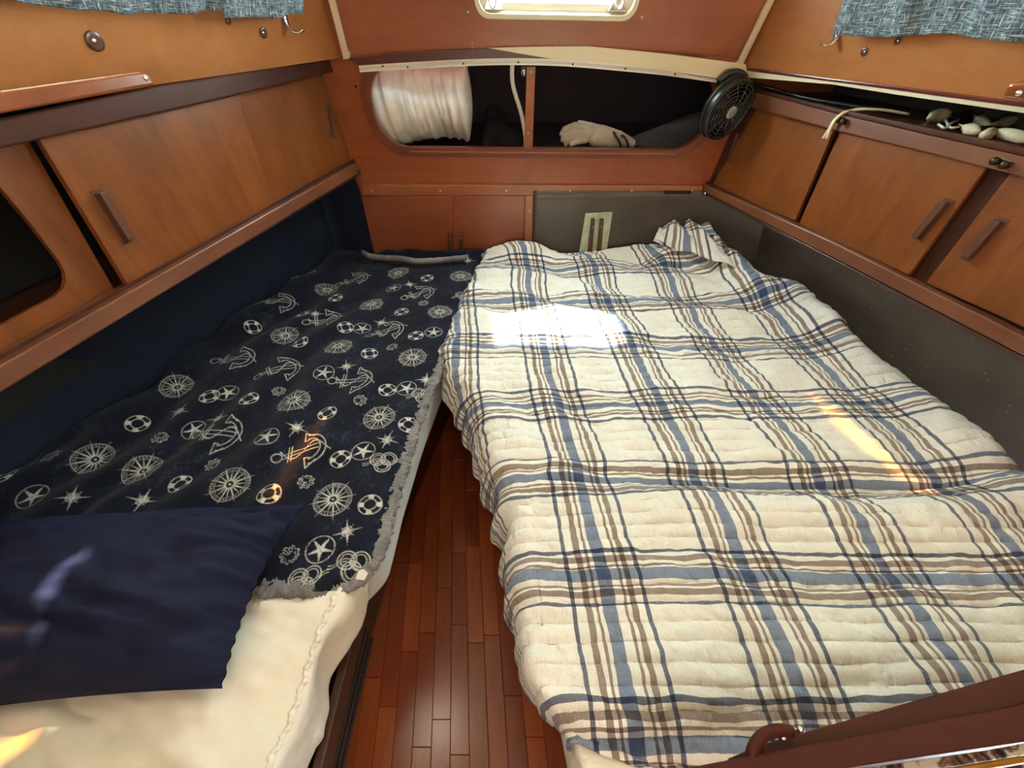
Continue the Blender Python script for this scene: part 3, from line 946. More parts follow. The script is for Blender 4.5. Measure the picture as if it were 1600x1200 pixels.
curtain(TR, [(1304, 52), (1355, 58), (1421, 56), (1474, 54), (1540, 60), (1600, 64), (1750, 72), (1900, 80)], .052, 'blue grey woven curtain on the right cabin side')

# ------------------------------------------------------------------ right lockers
RL = empty('three_door_locker', PR.xyz(1.3, .87), 'right wall locker with three teak doors under the open shelf', 'locker')
def rq(pix, off):
    return [PR.px(u, v, off) for u, v in pix]
slab('carcass_back', rq([(1130, 150), (2100, 420), (2100, 820), (1100, 300)], -.03), PR.n * -.008, M['dark_wood'], RL, 0)
d1 = slab('locker_door', rq([(1192, 150), (1309, 186), (1242, 345), (1110, 292)], 0), PR.n * -.015, M['door'], RL, .002)
pull(PR, (1150, 208), (1136, 252), 0, d1, .012, .016)
d2 = slab('locker_door', rq([(1316, 197), (1545, 256), (1419, 430), (1248, 350)], .012), PR.n * -.015, M['door'], RL, .002)
pull(PR, (1473, 314), (1425, 372), .012, d2, .018, .024)
d3 = slab('locker_door', rq([(1580, 268), (1980, 372), (1840, 620), (1446, 442)], .004), PR.n * -.015, M['door'], RL, .002)
pull(PR, (1556, 344), (1502, 404), .004, d3, .018, .024)
slab('stile', rq([(1540, 255), (1592, 270), (1450, 442), (1412, 424)], -.012), PR.n * -.012, M['rail'], RL, .001)
slab('end_strip', rq([(1172, 150), (1192, 152), (1111, 290), (1098, 288)], .004), PR.n * -.012, M['rail'], RL, .001)
slab('ledge', rq([(1098, 287), (1300, 377), (1600, 526), (2000, 725), (2000, 764), (1600, 557), (1300, 402), (1099, 299)], .035), PR.n * -.07, M['ledge'], RL, .004)
slab('door_track', rq([(1102, 282), (2000, 708), (2000, 725), (1098, 287)], .014), PR.n * -.006, M['rail'], RL, .001)
slab('ledge_lip', rq([(1099, 299), (1300, 403), (1600, 558), (2000, 765), (2000, 778), (1600, 568), (1300, 410), (1100, 304)], .028), PR.n * -.05, M['dark_wood'], RL, .002)
slab('top_rail', rq([(1150, 136), (1304, 177), (1450, 211), (1600, 245), (2000, 338), (2000, 374), (1600, 277), (1459, 241), (1309, 205), (1165, 165)], .024), PR.n * -.03, M['ledge'], RL, .003)
slab('top_lip', rq([(1150, 131), (1304, 168), (1450, 199), (1600, 230), (2000, 316), (2000, 338), (1600, 246), (1450, 212), (1304, 178), (1150, 137)], .018), PR.n * -.030, M['rail'], RL, .005, 3)
sh = [PR.px(1150, 140, .0), PR.px(1304, 176, 0), PR.px(2000, 336, 0)]
zsh = 1.232
slab('shelf_board', [PR.xyz(2.0, zsh, .0), PR.xyz(-.5, zsh, .0), PR.xyz(-.5, zsh, -.36), PR.xyz(2.0, zsh, -.36)], V(0, 0, -.014), M['dark_wood'], RL, .0)
slab('shelf_back', [PR.xyz(2.0, 1.2, -.31), PR.xyz(-.5, 1.2, -.31), PR.xyz(-.5, 1.37, -.31), PR.xyz(2.0, 1.37, -.31)], PR.n * -.008, M['dark_cloth'], RL, 0)
def catch(u, v):
    c = PR.px(u, v, .026)
    o = empty('door_catch', c, None, 'catch')
    for k, (dx, dz) in enumerate(((-.014, -.002), (.014, -.001))):
        lathe('post', [(.0075, 0), (.009, .006), (.009, .012), (.005, .016), (.0005, .0165)], c + V(0, dx, dz), PR.n, M['brass'], o, 12)
    slab('base', [c + V(.002, -.022, -.007), c + V(.002, .022, -.007), c + V(.002, .022, .007), c + V(.002, -.022, .007)], PR.n * .004, M['black'], o, .001)
    return o
catch(1316, 188)['label'] = 'small dark bronze catch on the right rail beside the ivory cord'
catch(1566, 254)['label'] = 'small dark bronze catch on the right rail above the third door'
# mahogany and cream strips below the right trunk side
t6 = slab('trim_6', [TR.px(u, v, .006) for u, v in ((1162, 105), (1300, 123), (1400, 135), (1600, 160), (1900, 200), (1900, 212), (1600, 168), (1400, 141), (1300, 128), (1162, 110))], TR.n * -.012, M['maroon'], bevel=.002)
tag(t6, 'glossy maroon strip along the foot of the right cabin side', None, None, 'structure')
t7 = slab('trim_7', [TR.px(u, v, .002) for u, v in ((1162, 110), (1300, 127), (1400, 141), (1600, 168), (1900, 212), (1900, 222), (1600, 177), (1400, 148), (1300, 132), (1165, 121))], TR.n * -.012, M['cream'], bevel=.001)
tag(t7, 'cream strip under the maroon strip on the right', None, None, 'structure')
# right grab rail
gr = slab('grab_rail', [TR.px(u, v, .085) for u, v in ((1566, 154), (1570, 140), (1578, 130), (1600, 129), (1900, 152), (1900, 190), (1600, 160))], TR.n * -.06, M['grab'], bevel=.007, seg=3)
tag(gr, 'varnished grab rail end on the right cabin side', 'grab rail')
screw(TR.px(1592, 146, .085), TR.n, M['chrome'], gr, .007)
# ivory cord over the rail
cd = empty('ivory_cord', PR.px(1310, 180, .03), 'two strand ivory cord hanging over the right rail', 'cord')
for k, e in enumerate(((1286, 216), (1291, 217))):
    tube('strand', [PR.px(1420, 178, -.14), PR.px(1370, 171, -.06), PR.px(1332, 172 + k, .0), PR.px(1316, 177 + k, .030), PR.px(1303 + 2 * k, 188, .040), PR.px(1296 + 2 * k, 200, .040), PR.px(*e, .036)], .0036, M['cordm'], cd, n=40)
# shells and driftwood on the shelf
def sz(u, v, z=zsh):
    return atZ(u, v, z)
def shell(u, v, du, dv, r, label, kind=0):
    a, b = atZ(u - du, v - dv, zsh + r * .9), atZ(u + du, v + dv, zsh + r * .9)
    L = (b - a).length * .5 + r * .6
    if kind == 0:      # whorled conch
        prof = [(.02, -1), (.14, -.86), (.12, -.80), (.30, -.62), (.26, -.56), (.52, -.34), (.46, -.28), (.90, .0), (1.0, .16), (.86, .42), (.52, .74), (.20, 1.0), (.05, 1.05)]
    else:              # smooth cowrie or clam
        prof = [(.02, -1), (.45, -.92), (.80, -.62), (.98, -.2), (1.0, .2), (.82, .6), (.5, .9), (.04, 1.0)]
    bm = bmesh.new()
    bm_lathe(bm, [(p * r, q * L) for p, q in prof], 22, frame_of((a + b) / 2, b - a))
    c = (a + b) / 2
    for w in bm.verts:
        d = w.co - c
        k = float(fbm(np.array(w.co.x * 60), np.array(w.co.y * 60 + w.co.z * 40), 300 + int(u) % 40, 2))
        w.co = c + d * (1 + .30 * k) + V(0, 0, -.25 * abs(d.z))
        w.co.z = max(w.co.z, zsh + .001)
    o = from_bm('seashell', bm, M['shell'], None, True)
    return tag(o, label, 'shell', 'seashells on the right shelf')
shell(1464, 180, 15, -5, .022, 'large pale pointed seashell at the left of the shell pile')
shell(1514, 200, 13, 5, .015, 'small knobbly seashell at the front of the shelf')
shell(1546, 207, 8, -4, .014, 'round ivory seashell next to the long pale shell', 1)
shell(1585, 211, 20, 5, .016, 'long smooth pale seashell at the right of the shelf', 1)
shell(1532, 186, 12, 6, .015, 'upper seashell standing behind the small front shells')
shell(1568, 190, 18, -4, .017, 'whorled seashell behind the long smooth shell')
cl = tube('white_string', [atZ(u, v, zsh + .012) for u, v in ((1466, 194), (1475, 200), (1486, 193), (1492, 184), (1484, 182), (1480, 192), (1488, 200), (1498, 198))], .003, M['hose'], n=40)
tag(cl, 'tangled white string among the seashells', 'string')
mb = blob('maroon_pouch', [[(atZ(1492, 184, zsh + .016), .011), (atZ(1512, 178, zsh + .018), .014)]], M['maroon_cloth'], voxel=.006)
tag(mb, 'dark maroon pouch behind the seashells', 'pouch')

# ------------------------------------------------------------------ bulkhead doors and plate
def by(pix, y):
    return [atY(u, v, y) for u, v in pix]
lc = empty('bulkhead_locker', (-.35, 1.99, .45), 'low teak locker doors in the forward bulkhead above the dark blanket', 'locker')
slab('locker_door', by([(564, 307), (707.5, 306), (707.5, 460), (600, 460)], 1.987), V(0, .010, 0), M['bulk_low'], lc, .0015)
slab('locker_door', by([(708, 306), (819, 306), (815, 460), (708, 460)], 1.987), V(0, .010, 0), M['bulk_low'], lc, .0015)
doors = [o for o in lc.children]
for k, (u, o) in enumerate(((703, doors[0]), (720, doors[1]))):
    pl_ = slab('pull', by([(u - 3, 366), (u + 3, 366), (u + 3.5, 412), (u - 2.5, 412)], 1.968), V(0, .019, 0), M['pull'], o, .003)
    screw(atY(u, 372, 1.968), (0, -1, 0), M['screw'], pl_, .003)
st = slab('trim_8', by([(821, 306), (833, 306), (829, 460), (817, 460)], 1.983), V(0, .014, 0), M['trimx'], bevel=.002)
tag(st, 'upright batten beside the low bulkhead doors', None, None, 'structure')
screw(atY(826, 329, 1.983), (0, -1, 0), M['screw'], st, .004)
gp = slab('access_plate', by([(915, 334), (957, 332), (945, 412), (902, 412)], 1.978), V(0, .008, 0), M['green'], bevel=.001)
tag(gp, 'pale green plate with two dark pulls on the painted bulkhead', 'plate')
for u in (927, 941):
    q = slab('pull', by([(u - 3, 343), (u + 3, 343), (u - 2, 400), (u - 9, 400)], 1.962), V(0, .016, 0), M['pull'], gp, .003)
    screw(atY(u - 1, 355, 1.962), (0, -1, 0), M['screw'], q, .003)
hb = lathe('hinge_screw', [(.006, 0), (.006, .003), (.001, .005)], atY(1102, 302, 1.95), (0, -1, 0), M['chrome'], RL, 10)

# ------------------------------------------------------------------ fan
def fan():
    c = atY(1138, 172, 1.90)
    axis = Vector((.417, -.85, -.244)).normalized()
    top = atY(1146, 124, 1.925)
    f = empty('clip_fan', c - V(0, 0, .11), 'black clip fan mounted at the right end of the opening', 'fan')
    r = .098
    lathe('housing', [(r * .35, -.062), (r * .8, -.055), (r * 1.04, -.03), (r * 1.08, .0), (r * 1.06, .012), (r * .98, .014), (r * .97, .0), (r * .94, -.03), (r * .3, -.05)], c, axis, M['black'], f, 40)
    Mx = frame_of(c, axis)
    bm = bmesh.new()
    for k, rr in enumerate((.28, .42, .56, .70, .84, .96)):
        pts = [Mx @ V(r*rr*math.cos(a), r*rr*math.sin(a), .012 + .008 * (1 - rr)) for a in np.linspace(0, 2*math.pi, 41)]
        bm_tube(bm, pts, .0019, 6)
    for a in np.linspace(0, 2*math.pi, 13)[:-1]:
        bm_tube(bm, [Mx @ V(r*.18*math.cos(a), r*.18*math.sin(a), .019), Mx @ V(r*.6*math.cos(a+.15), r*.6*math.sin(a+.15), .017), Mx @ V(r*.97*math.cos(a+.3), r*.97*math.sin(a+.3), .012)], .0018, 6)
    from_bm('grille', bm, M['black_gloss'], f, True)
    lathe('hub_badge', [(r * .22, .010), (r * .22, .022), (r * .18, .025), (.001, .026)], c, axis, M['grey'], f, 24)
    for k in range(4):
        a0 = k * math.pi / 2 + .3
        P = np.zeros((8, 8, 3))
        for i in range(8):
            for j in range(8):
                rad = r * (.2 + .68 * i / 7)
                a = a0 + (j / 7 - .5) * 1.15
                P[i, j] = Mx @ V(rad * math.cos(a), rad * math.sin(a), -.018 + .018 * (j / 7 - .5))
        grid('blade', P, M['black'], f, solid=.002)
    # stem, ring handle and clamp
    tube('stem', [c - axis * .045, (c - axis * .05).lerp(top, .5), top], .014, M['black'], f, n=12)
    cl_ = slab('clamp', [top + q for q in (V(-.045, -.012, -.026), V(.045, -.012, -.022), V(.052, -.012, .014), V(.02, -.012, .032), V(-.025, -.012, .030), V(-.055, -.012, .004))], V(0, .045, 0), M['black'], f, .009, 3)
    tube('clamp_spring', [top + V(.02 + .014 * math.cos(a), -.016, .0 + .014 * math.sin(a)) for a in np.linspace(0, 6.28, 20)], .003, M['black'], cl_)
    tube('bottom_loop', [Mx @ V(r*1.07*math.cos(a), r*1.07*math.sin(a), -.02) for a in np.linspace(0, 2*math.pi, 41)], .005, M['black'], f)
fan()
fc = tube('fan_cable', [atY(1165, 128, 1.95), PR.px(1200, 137, -.02), PR.px(1250, 151, -.05), PR.px(1330, 165, -.10), PR.px(1400, 176, -.15)], .006, M['black'], n=40)
tag(fc, 'black fan cable running along the dark shelf gap', 'cable')

# ------------------------------------------------------------------ berths
def interp(y, tab):
    ys = [t[0] for t in tab]
    return np.interp(y, ys, [t[1] for t in tab])
LE = [(-.30, -.335), (.09, -.335), (.35, -.330), (.40, -.328), (.50, -.318), (.65, -.315), (.9, -.295), (1.21, -.254), (1.6, -.205), (1.96, -.141)]
LM = lambda y: float(np.interp(y, [-.5, .36, .46, 2.0], [-.425, -.42, float(np.interp(.46, [a for a, b in LE], [b for a, b in LE])) - .004, float(LE[-1][1]) - .004])) if y < .46 else float(np.interp(y, [a for a, b in LE], [b for a, b in LE])) - .004
LH = lambda y: -.87 - .36 * (2 - y)
RE = [(-.02, .10), (.145, .075), (.22, .062), (.33, .060), (.42, .054), (.55, .040), (.70, .0), (.9, -.049), (1.0, -.085), (1.08, -.14), (1.144, -.205), (1.38, -.200), (1.63, -.165), (1.95, -.110)]
RH = lambda y: 1.02 + .27 * (2 - y)
# left berth base and mattress
lb = slab('left_berth_base', [V(-.20, 1.97, 0), V(-.34, 1.22, 0), V(-.42, .82, 0), V(-.52, -.5, 0), V(-1.68, -.5, 0), V(-1.33, .6, 0), V(-.85, 1.97, 0)], V(0, 0, .36), M['dark_wood'], bevel=.004)
tag(lb, 'dark wooden base under the left berth', 'berth base')
slab('fiddle_board', [V(-.37, .42, .33), V(-.37, -.5, .33), V(-.37, -.5, .395), V(-.37, .42, .395)], V(-.02, 0, 0), M['dark_wood'], lb, .003)
for k in range(4):
    slab('vent_slat', [V(-.392, .40, .16 + .035 * k), V(-.40, -.4, .16 + .035 * k), V(-.40, -.4, .18 + .035 * k), V(-.392, .40, .18 + .035 * k)], V(-.09, 0, 0), M['black'], lb, .001)
ys = np.linspace(1.96, -.48, 60)
poly = [V(LM(y), y, .362) for y in ys] + [V(LH(y) + .03, y, .362) for y in (-.48, .5, 1.2, 1.96)]
lm = slab('left_mattress', poly, V(0, 0, .190), M['pale_cloth'], bevel=.022, seg=4)
tag(lm, 'left berth mattress in a pale blue sheet', 'mattress')

# ---- right berth
rb = slab('right_berth_base', [V(-.05, 1.9, 0), V(.02, 1.2, 0), V(.14, .6, 0), V(.17, .06, 0), V(1.45, .06, 0), V(1.29, .75, 0), V(.98, 1.88, 0)], V(0, 0, .34), M['dark_wood'], bevel=.004)
tag(rb, 'dark wooden base under the right berth', 'berth base')
def right_sheet():
    # mattress with its cream sheet, showing below the quilt hem at the near corner
    ys = np.linspace(1.93, .10, 50)
    pts = [V(float(interp(y, RE)) + .03, y, .345) for y in ys]
    pts += [V(.13, .06, .345), V(.20, .03, .345), V(1.46, .03, .345), V(RH(.75) - .02, .75, .345), V(.93, 1.93, .345)]
    o = slab('right_mattress', pts, V(0, 0, .20), M['cream_cloth'], bevel=.03, seg=4)
    tag(o, 'right berth mattress in a cream sheet below the quilt', 'mattress')
right_sheet()

def quilt():
    ny, nt_, nd = 620, 330, 70
    y0, y1 = 1.97, .075
    yy = np.linspace(y0, y1, ny)
    xe = interp(yy, RE)
    # rounded near corner
    k = np.clip((.20 - yy) / .115, 0, 1)
    xe = xe + .03 * k ** 2.2
    xh = 1.00 + .27 * (2 - yy) - .10 * np.clip((yy - 1.75) / .22, 0, 1)
    t = np.linspace(0, 1, nt_)
    X = xh[:, None] * (1 - t) + xe[:, None] * t
    Y = np.repeat(yy[:, None], nt_, 1)
    Z = np.full_like(X, .578)
    # lumps and folds of the bedding
    g = lambda cx, cy, rx, ry, h, a=0: h * np.exp(-(((X-cx)*math.cos(a)+(Y-cy)*math.sin(a))/rx)**2 - ((-(X-cx)*math.sin(a)+(Y-cy)*math.cos(a))/ry)**2)
    Z += g(.06, 1.92, .13, .10, .055) + g(.55, 1.95, .20, .10, .03)
    Z += g(.86, 1.90, .13, .06, .115, -.25) + g(.98, 1.72, .05, .22, .075, .22) + g(.72, 1.84, .09, .05, .05, .5)
    Z += g(1.16, 1.30, .06, .35, .03, .1) + g(1.25, .72, .10, .16, .06) + g(1.28, 1.05, .05, .12, .03)
    Z += g(1.16, 1.45, .10, .30, .085, .25)
    # hollow with a crease, then the near hump
    crease = .60 + .05 * (X - .3) + .03 * np.sin(X * 5)
    dd = Y - crease
    amp = np.clip((X - .12) / .4, 0, 1)
    Z += amp * (-.030 * np.exp(-(dd / .035) ** 2) + .028 * np.exp(-((dd + .085) / .07) ** 2))
    Z += .012 * np.exp(-((X - .35) / .3) ** 2 - ((Y - .42) / .2) ** 2)
    # diagonal drape folds near the aisle
    s1 = (X - .05) * .8 + (Y - .95) * .6
    Z += .010 * np.sin(s1 * 46 + 2 * fbm(X * 4, Y * 4, 3)) * np.exp(-((X - .12) / .16) ** 2 - ((Y - .88) / .22) ** 2)
    Z += .020 * fbm(X * 3.2, Y * 3.2, 20, 3) + .010 * fbm(X * 9, Y * 7, 30, 3)
    s2 = X * .35 + Y
    Z += .011 * np.sin(s2 * 30 + 4 * fbm(X * 2, Y * 2, 41)) * np.clip((Y - 1.2) / .3, 0, 1)
    # hull side tucks down a little
    Z -= .03 * np.exp(-((X - xh[:, None]) / .03) ** 2)
    ke = np.clip((.26 - Y) / .17, 0, 1)
    Y = Y + .065 * ke ** 2 * np.exp(-np.clip(X - .08, 0, 9) / .11)
    Z = Z - .035 * ke ** 3
    # drop on the aisle side
    HX = [(.085, .110), (.17, .058), (.235, .026), (.295, .012), (.403, .0), (.55, -.028), (.709, -.075), (.905, -.142), (1.06, -.22), (1.17, -.262), (1.25, -.25), (1.4, -.215), (1.95, -.12)]
    HZ = [(.085, .47), (.17, .43), (.3, .40), (.55, .39), (.8, .40), (1.0, .425), (1.17, .47), (1.28, .53), (1.4, .55), (1.95, .555)]
    hx = interp(yy, HX) + .0 * k ** 2.2 + .004 * np.sin(yy * 40)
    hz_ = interp(yy, HZ)
    sd_ = np.linspace(0, 1, nd + 1)[1:]
    ex, ez = X[:, -1:], Z[:, -1:]
    wx = np.minimum(.07, np.abs(ex - hx[:, None]) * .9 + .02)
    p1x, p1z = ex - wx * .8, ez
    p2x, p2z = hx[:, None] - .002 , hz_[:, None] + (ez - hz_[:, None]) * .55
    b0, b1, b2, b3 = (1-sd_)**3, 3*sd_*(1-sd_)**2, 3*sd_**2*(1-sd_), sd_**3
    DXx = b0*ex + b1*p1x + b2*p2x + b3*hx[:, None]
    DZz = b0*ez + b1*p1z + b2*p2z + b3*hz_[:, None]
    fold = .010 * np.sin(yy[:, None] * 62 + 3 * fbm(yy[:, None] * 6, sd_[None, :] * 0 + 1, 50)) * sd_ ** 1.2 * np.clip((yy[:, None] - .2) / .3, .25, 1) + .012 * fbm(yy[:, None] * 9, sd_ * 1.5 + 0 * yy[:, None], 55)
    DXx = DXx + fold
    Xa = np.concatenate([X, DXx], 1); Ya = np.concatenate([Y, np.repeat(Y[:, -1:], nd, 1)], 1); Za = np.concatenate([Z, DZz], 1)
    # smooth the join
    dx = np.diff(Xa, axis=1); dz = np.diff(Za, axis=1)
    ar = np.concatenate([np.zeros((ny, 1)), np.cumsum(np.sqrt(dx*dx + np.where(np.arange(dx.shape[1]) >= nt_ - 1, 1.0, .25)*dz*dz), axis=1)], 1)
    U = Xa[:, :1] - ar + .0975 * Ya * 1.0 - .0
    Vv = np.interp(Ya, [-.134, .128, .39, .634, .91, 1.199, 1.503, 1.804, 2.1], [-.18, .105, .39, .675, .96, 1.245, 1.53, 1.815, 2.095])
    # far part of the quilt: cloth pushed together, weft wanders
    Vv = Vv + .015 * fbm(Xa * 3, Ya * 2, 60, 2) + .05 * np.clip(Ya - 1.5, 0, 1) * np.sin(Xa * 4)
    U = U + .014 * fbm(Xa * 2.2, Ya * 2.2, 70, 2)
    # stitched channels
    per = .037
    ph = (Vv + .004 * fbm(Xa * 6, Ya * 6, 80, 2)) / per
    puff = np.abs(np.sin(np.pi * ph)) ** .6
    rim_ = fbm(Xa * 70, Ya * 24, 90, 2)
    P = np.stack([Xa, Ya, Za], -1)
    du, dv = np.gradient(P, axis=1), np.gradient(P, axis=0)
    nrm = np.cross(du, dv); nrm /= np.linalg.norm(nrm, axis=2, keepdims=True) + 1e-9
    if nrm[200, 100, 2] < 0: nrm = -nrm
    P = P + nrm * (puff * .0052 + rim_ * .0050 * (1.25 - puff) + .0065 * fbm(Xa * 20 + Ya * 9, Ya * 34, 97, 3) + .010 * fbm(Xa * 6 + Ya * 5, Ya * 11 - Xa * 3, 99, 3))[..., None]
    lo = Ya > 1.97
    o = grid('plaid_quilt', P[:, ::-1], M['plaid'], uv=np.stack([U, Vv], -1)[:, ::-1], solid=.006, off=-1)
    tag(o, 'cream quilt with blue and brown plaid stripes on the right berth', 'quilt')
    # turned over corner of cloth at the far right
    n2, m2 = 70, 60
    a = np.linspace(0, 1, n2)[:, None]; b = np.linspace(0, 1, m2)[None, :]
    p0 = np.array(atZ(1020, 378, .66)); p1 = np.array(atZ(1035, 346, .72)); p2 = np.array(atZ(1105, 350, .72)); p3 = np.array(atZ(1150, 415, .66))
    Q = (p0*(1-b[..., None])+p3*b[..., None])*(1-a[..., None]) + (p1*(1-b[..., None])+p2*b[..., None])*a[..., None]
    Q[..., 2] += .03 * np.sin(np.pi * a) * np.sin(np.pi * b) + .014 * np.sin(b * 16 + a * 5) * (.3 + a) + .012 * fbm(a * 6, b * 6, 95)
    Q[..., 1] = np.minimum(Q[..., 1], 1.975)
    UVq = np.stack([.42 + .26 * b + 0 * a, 1.0 + .22 * a + .08 * b], -1)
    grid('turned_corner', Q, M['plaid'], o, uv=UVq, solid=.006)
quilt()

# ---- left blanket with printed nautical motifs
MOT = {
 'rose': [(1160,190),(1375,215),(1290,360),(1060,330),(920,500),(1185,545),(290,670),(440,705),(720,755),(1040,800),(1440,105),(1245,90),(1020,140),(890,285),(550,445)],
 'anchor': [(1110,110),(1315,155),(875,190),(1215,270),(880,390),(740,360),(1110,430),(690,595),(955,650),(1020,235)],
 'ring': [(790,262),(1255,213),(1335,110),(1155,347),(940,312),(780,492),(1210,457),(1025,535),(845,790),(1065,675),(1155,815),(430,565),(30,745),(1065,1100),(920,120),(1050,175),(1300,292),(945,220),(555,745),(1275,565),(655,480),(1080,265)],
 'star': [(1190,240),(1085,390),(930,582),(680,545),(560,525),(225,795),(440,800),(1085,900),(1330,425),(1210,615),(1280,130),(985,222)],
 'wheel': [(1130,260),(1015,412),(1270,450),(840,615),(1135,650),(100,790),(1000,955),(600,575),(1355,280),(1230,140),(710,465)],
 'shell': [(1120,495),(955,740),(660,685),(870,455),(505,605),(910,980),(975,100),(1225,320),(1325,190),(990,50)],
 'knot': [(1100,1000),(1195,680),(950,1050),(1450,165),(1320,470)]}
def seg_d(X, Y, a, b):
    ax, ay = a; bx_, by_ = b
    dx, dy = bx_-ax, by_-ay
    t = np.clip(((X-ax)*dx+(Y-ay)*dy)/(dx*dx+dy*dy+1e-12), 0, 1)
    return np.hypot(X-ax-t*dx, Y-ay-t*dy)
def ink(d, w, aa):                    # line of half width w
    return np.clip((w * .8 - d) / aa + .5, 0, 1)
def motif(kind, X, Y, rr, aa):
    R = np.hypot(X, Y); A = np.arctan2(Y, X)
    m = np.zeros_like(X)
    if kind == 'rose':
        S = .066
        m = np.maximum(m, ink(np.abs(R - S*.78), .0011, aa)); m = np.maximum(m, ink(np.abs(R - S*.62), .0008, aa) * .7)
        for n_, L, w in ((8, S*1.0, .0075), (8, S*.72, .006)):
            off = 0 if L > S*.9 else math.pi/8
            a = (A + off + math.pi/n_) % (2*math.pi/n_) - math.pi/n_
            hw = w * np.clip(1 - R/L, 0, 1)
            m = np.maximum(m, ink(R*np.abs(np.sin(a)), hw*.55, aa) * (R < L) * (R > S*.16))
        m = m * (1 - ink(R, S*.17, aa))
        m = np.maximum(m, ink(np.abs(R - S*.17), .0013, aa)); m = np.maximum(m, ink(R, S*.06, aa))
        tick = ((A * 36 / (2*math.pi)) % 1) < .45
        m = np.maximum(m, ink(np.abs(R - S*.70), .0018, aa) * tick * .8)
    elif kind == 'star':
        S = .042
        for n_, L, w, off in ((4, S, .008, 0), (4, S*.62, .006, math.pi/4), (8, S*.4, .004, math.pi/8)):
            a = (A + off + math.pi/n_) % (2*math.pi/n_) - math.pi/n_
            m = np.maximum(m, ink(R*np.abs(np.sin(a)), w*.5*np.clip(1 - R/L, 0, 1), aa) * (R < L))
        m = np.maximum(m, ink(np.abs(R - S*.34), .0009, aa))
    elif kind == 'ring':
        S = .032
        m = np.maximum(m, ink(np.abs(R - S), .0015, aa)); m = np.maximum(m, ink(np.abs(R - S*.55), .0015, aa))
        a = (A + .4) % (math.pi/2)
        m = np.maximum(m, ((a < .62) & (R > S*.55) & (R < S)) * 1.0)
    elif kind == 'wheel':
        S = .036
        m = np.maximum(m, ink(np.abs(R - S), .0012, aa))
        a = (A + math.pi/5) % (2*math.pi/5) - math.pi/5
        m = np.maximum(m, ink(np.abs(R*np.sin(a)) - .006*np.clip(1 - R/(S*.9), 0, 1), .0009, aa) * (R < S*.88))
        m = np.maximum(m, ink(np.abs(R - S*.16), .0010, aa))
    elif kind == 'anchor':
        S = .062; w = .0013
        for a, b in (((-.9, .10), (.55, .10)), ((-.9, -.10), (.55, -.10)), ((-.62, .42), (-.62, -.42)), ((-.50, .42), (-.50, -.42))):
            m = np.maximum(m, ink(seg_d(X/S, Y/S, a, b)*S, w, aa))
        m = np.maximum(m, ink(np.abs(np.hypot(X/S+1.08, Y/S)-.19)*S, w, aa))
        for r0 in (.78, .58):
            arc = np.abs(np.hypot(X/S-.02, Y/S)-r0)*S
            m = np.maximum(m, ink(arc, w, aa) * (X/S > .12))
        for s in (-1, 1):
            for a, b in (((.02, s*.95), (.40, s*.62)), ((.02, s*.95), (.0, s*.48)), ((.0, s*.48), (.2, s*.5))):
                m = np.maximum(m, ink(seg_d(X/S, Y/S, a, b)*S, w, aa))
        rope = np.abs(Y/S - .32*np.sin(X/S*4.2))*S*.8
        m = np.maximum(m, ink(rope, .0022, aa) * (np.abs(X/S) < .98) * (.5 + .5*(np.sin(X/S*60) > 0)))
    elif kind == 'shell':
        S = .026
        a = A
        out = S * (1 + .12*np.cos(9*a))
        m = np.maximum(m, ink(np.abs(R - out*(.75+.25*np.cos(a))), .0011, aa))
        ray_ = ((a*9/math.pi) % 1) < .28
        m = np.maximum(m, ray_ * (R < out*(.7+.25*np.cos(a))) * (R > S*.25) * .8)
    elif kind == 'knot':
        S = .04
        for cx, cy in ((-.35, .2), (.35, .2), (0, -.35)):
            d = np.hypot(X/S-cx, Y/S-cy)
            m = np.maximum(m, ink(np.abs(d-.5)*S, .0014, aa)); m = np.maximum(m, ink(np.abs(d-.34)*S, .0010, aa))
        m = np.maximum(m, ink(np.abs(np.abs(Y/S + .2*np.sin(X/S*4))-.08)*S, .0010, aa) * (np.abs(X/S) < 1.3))
    return m

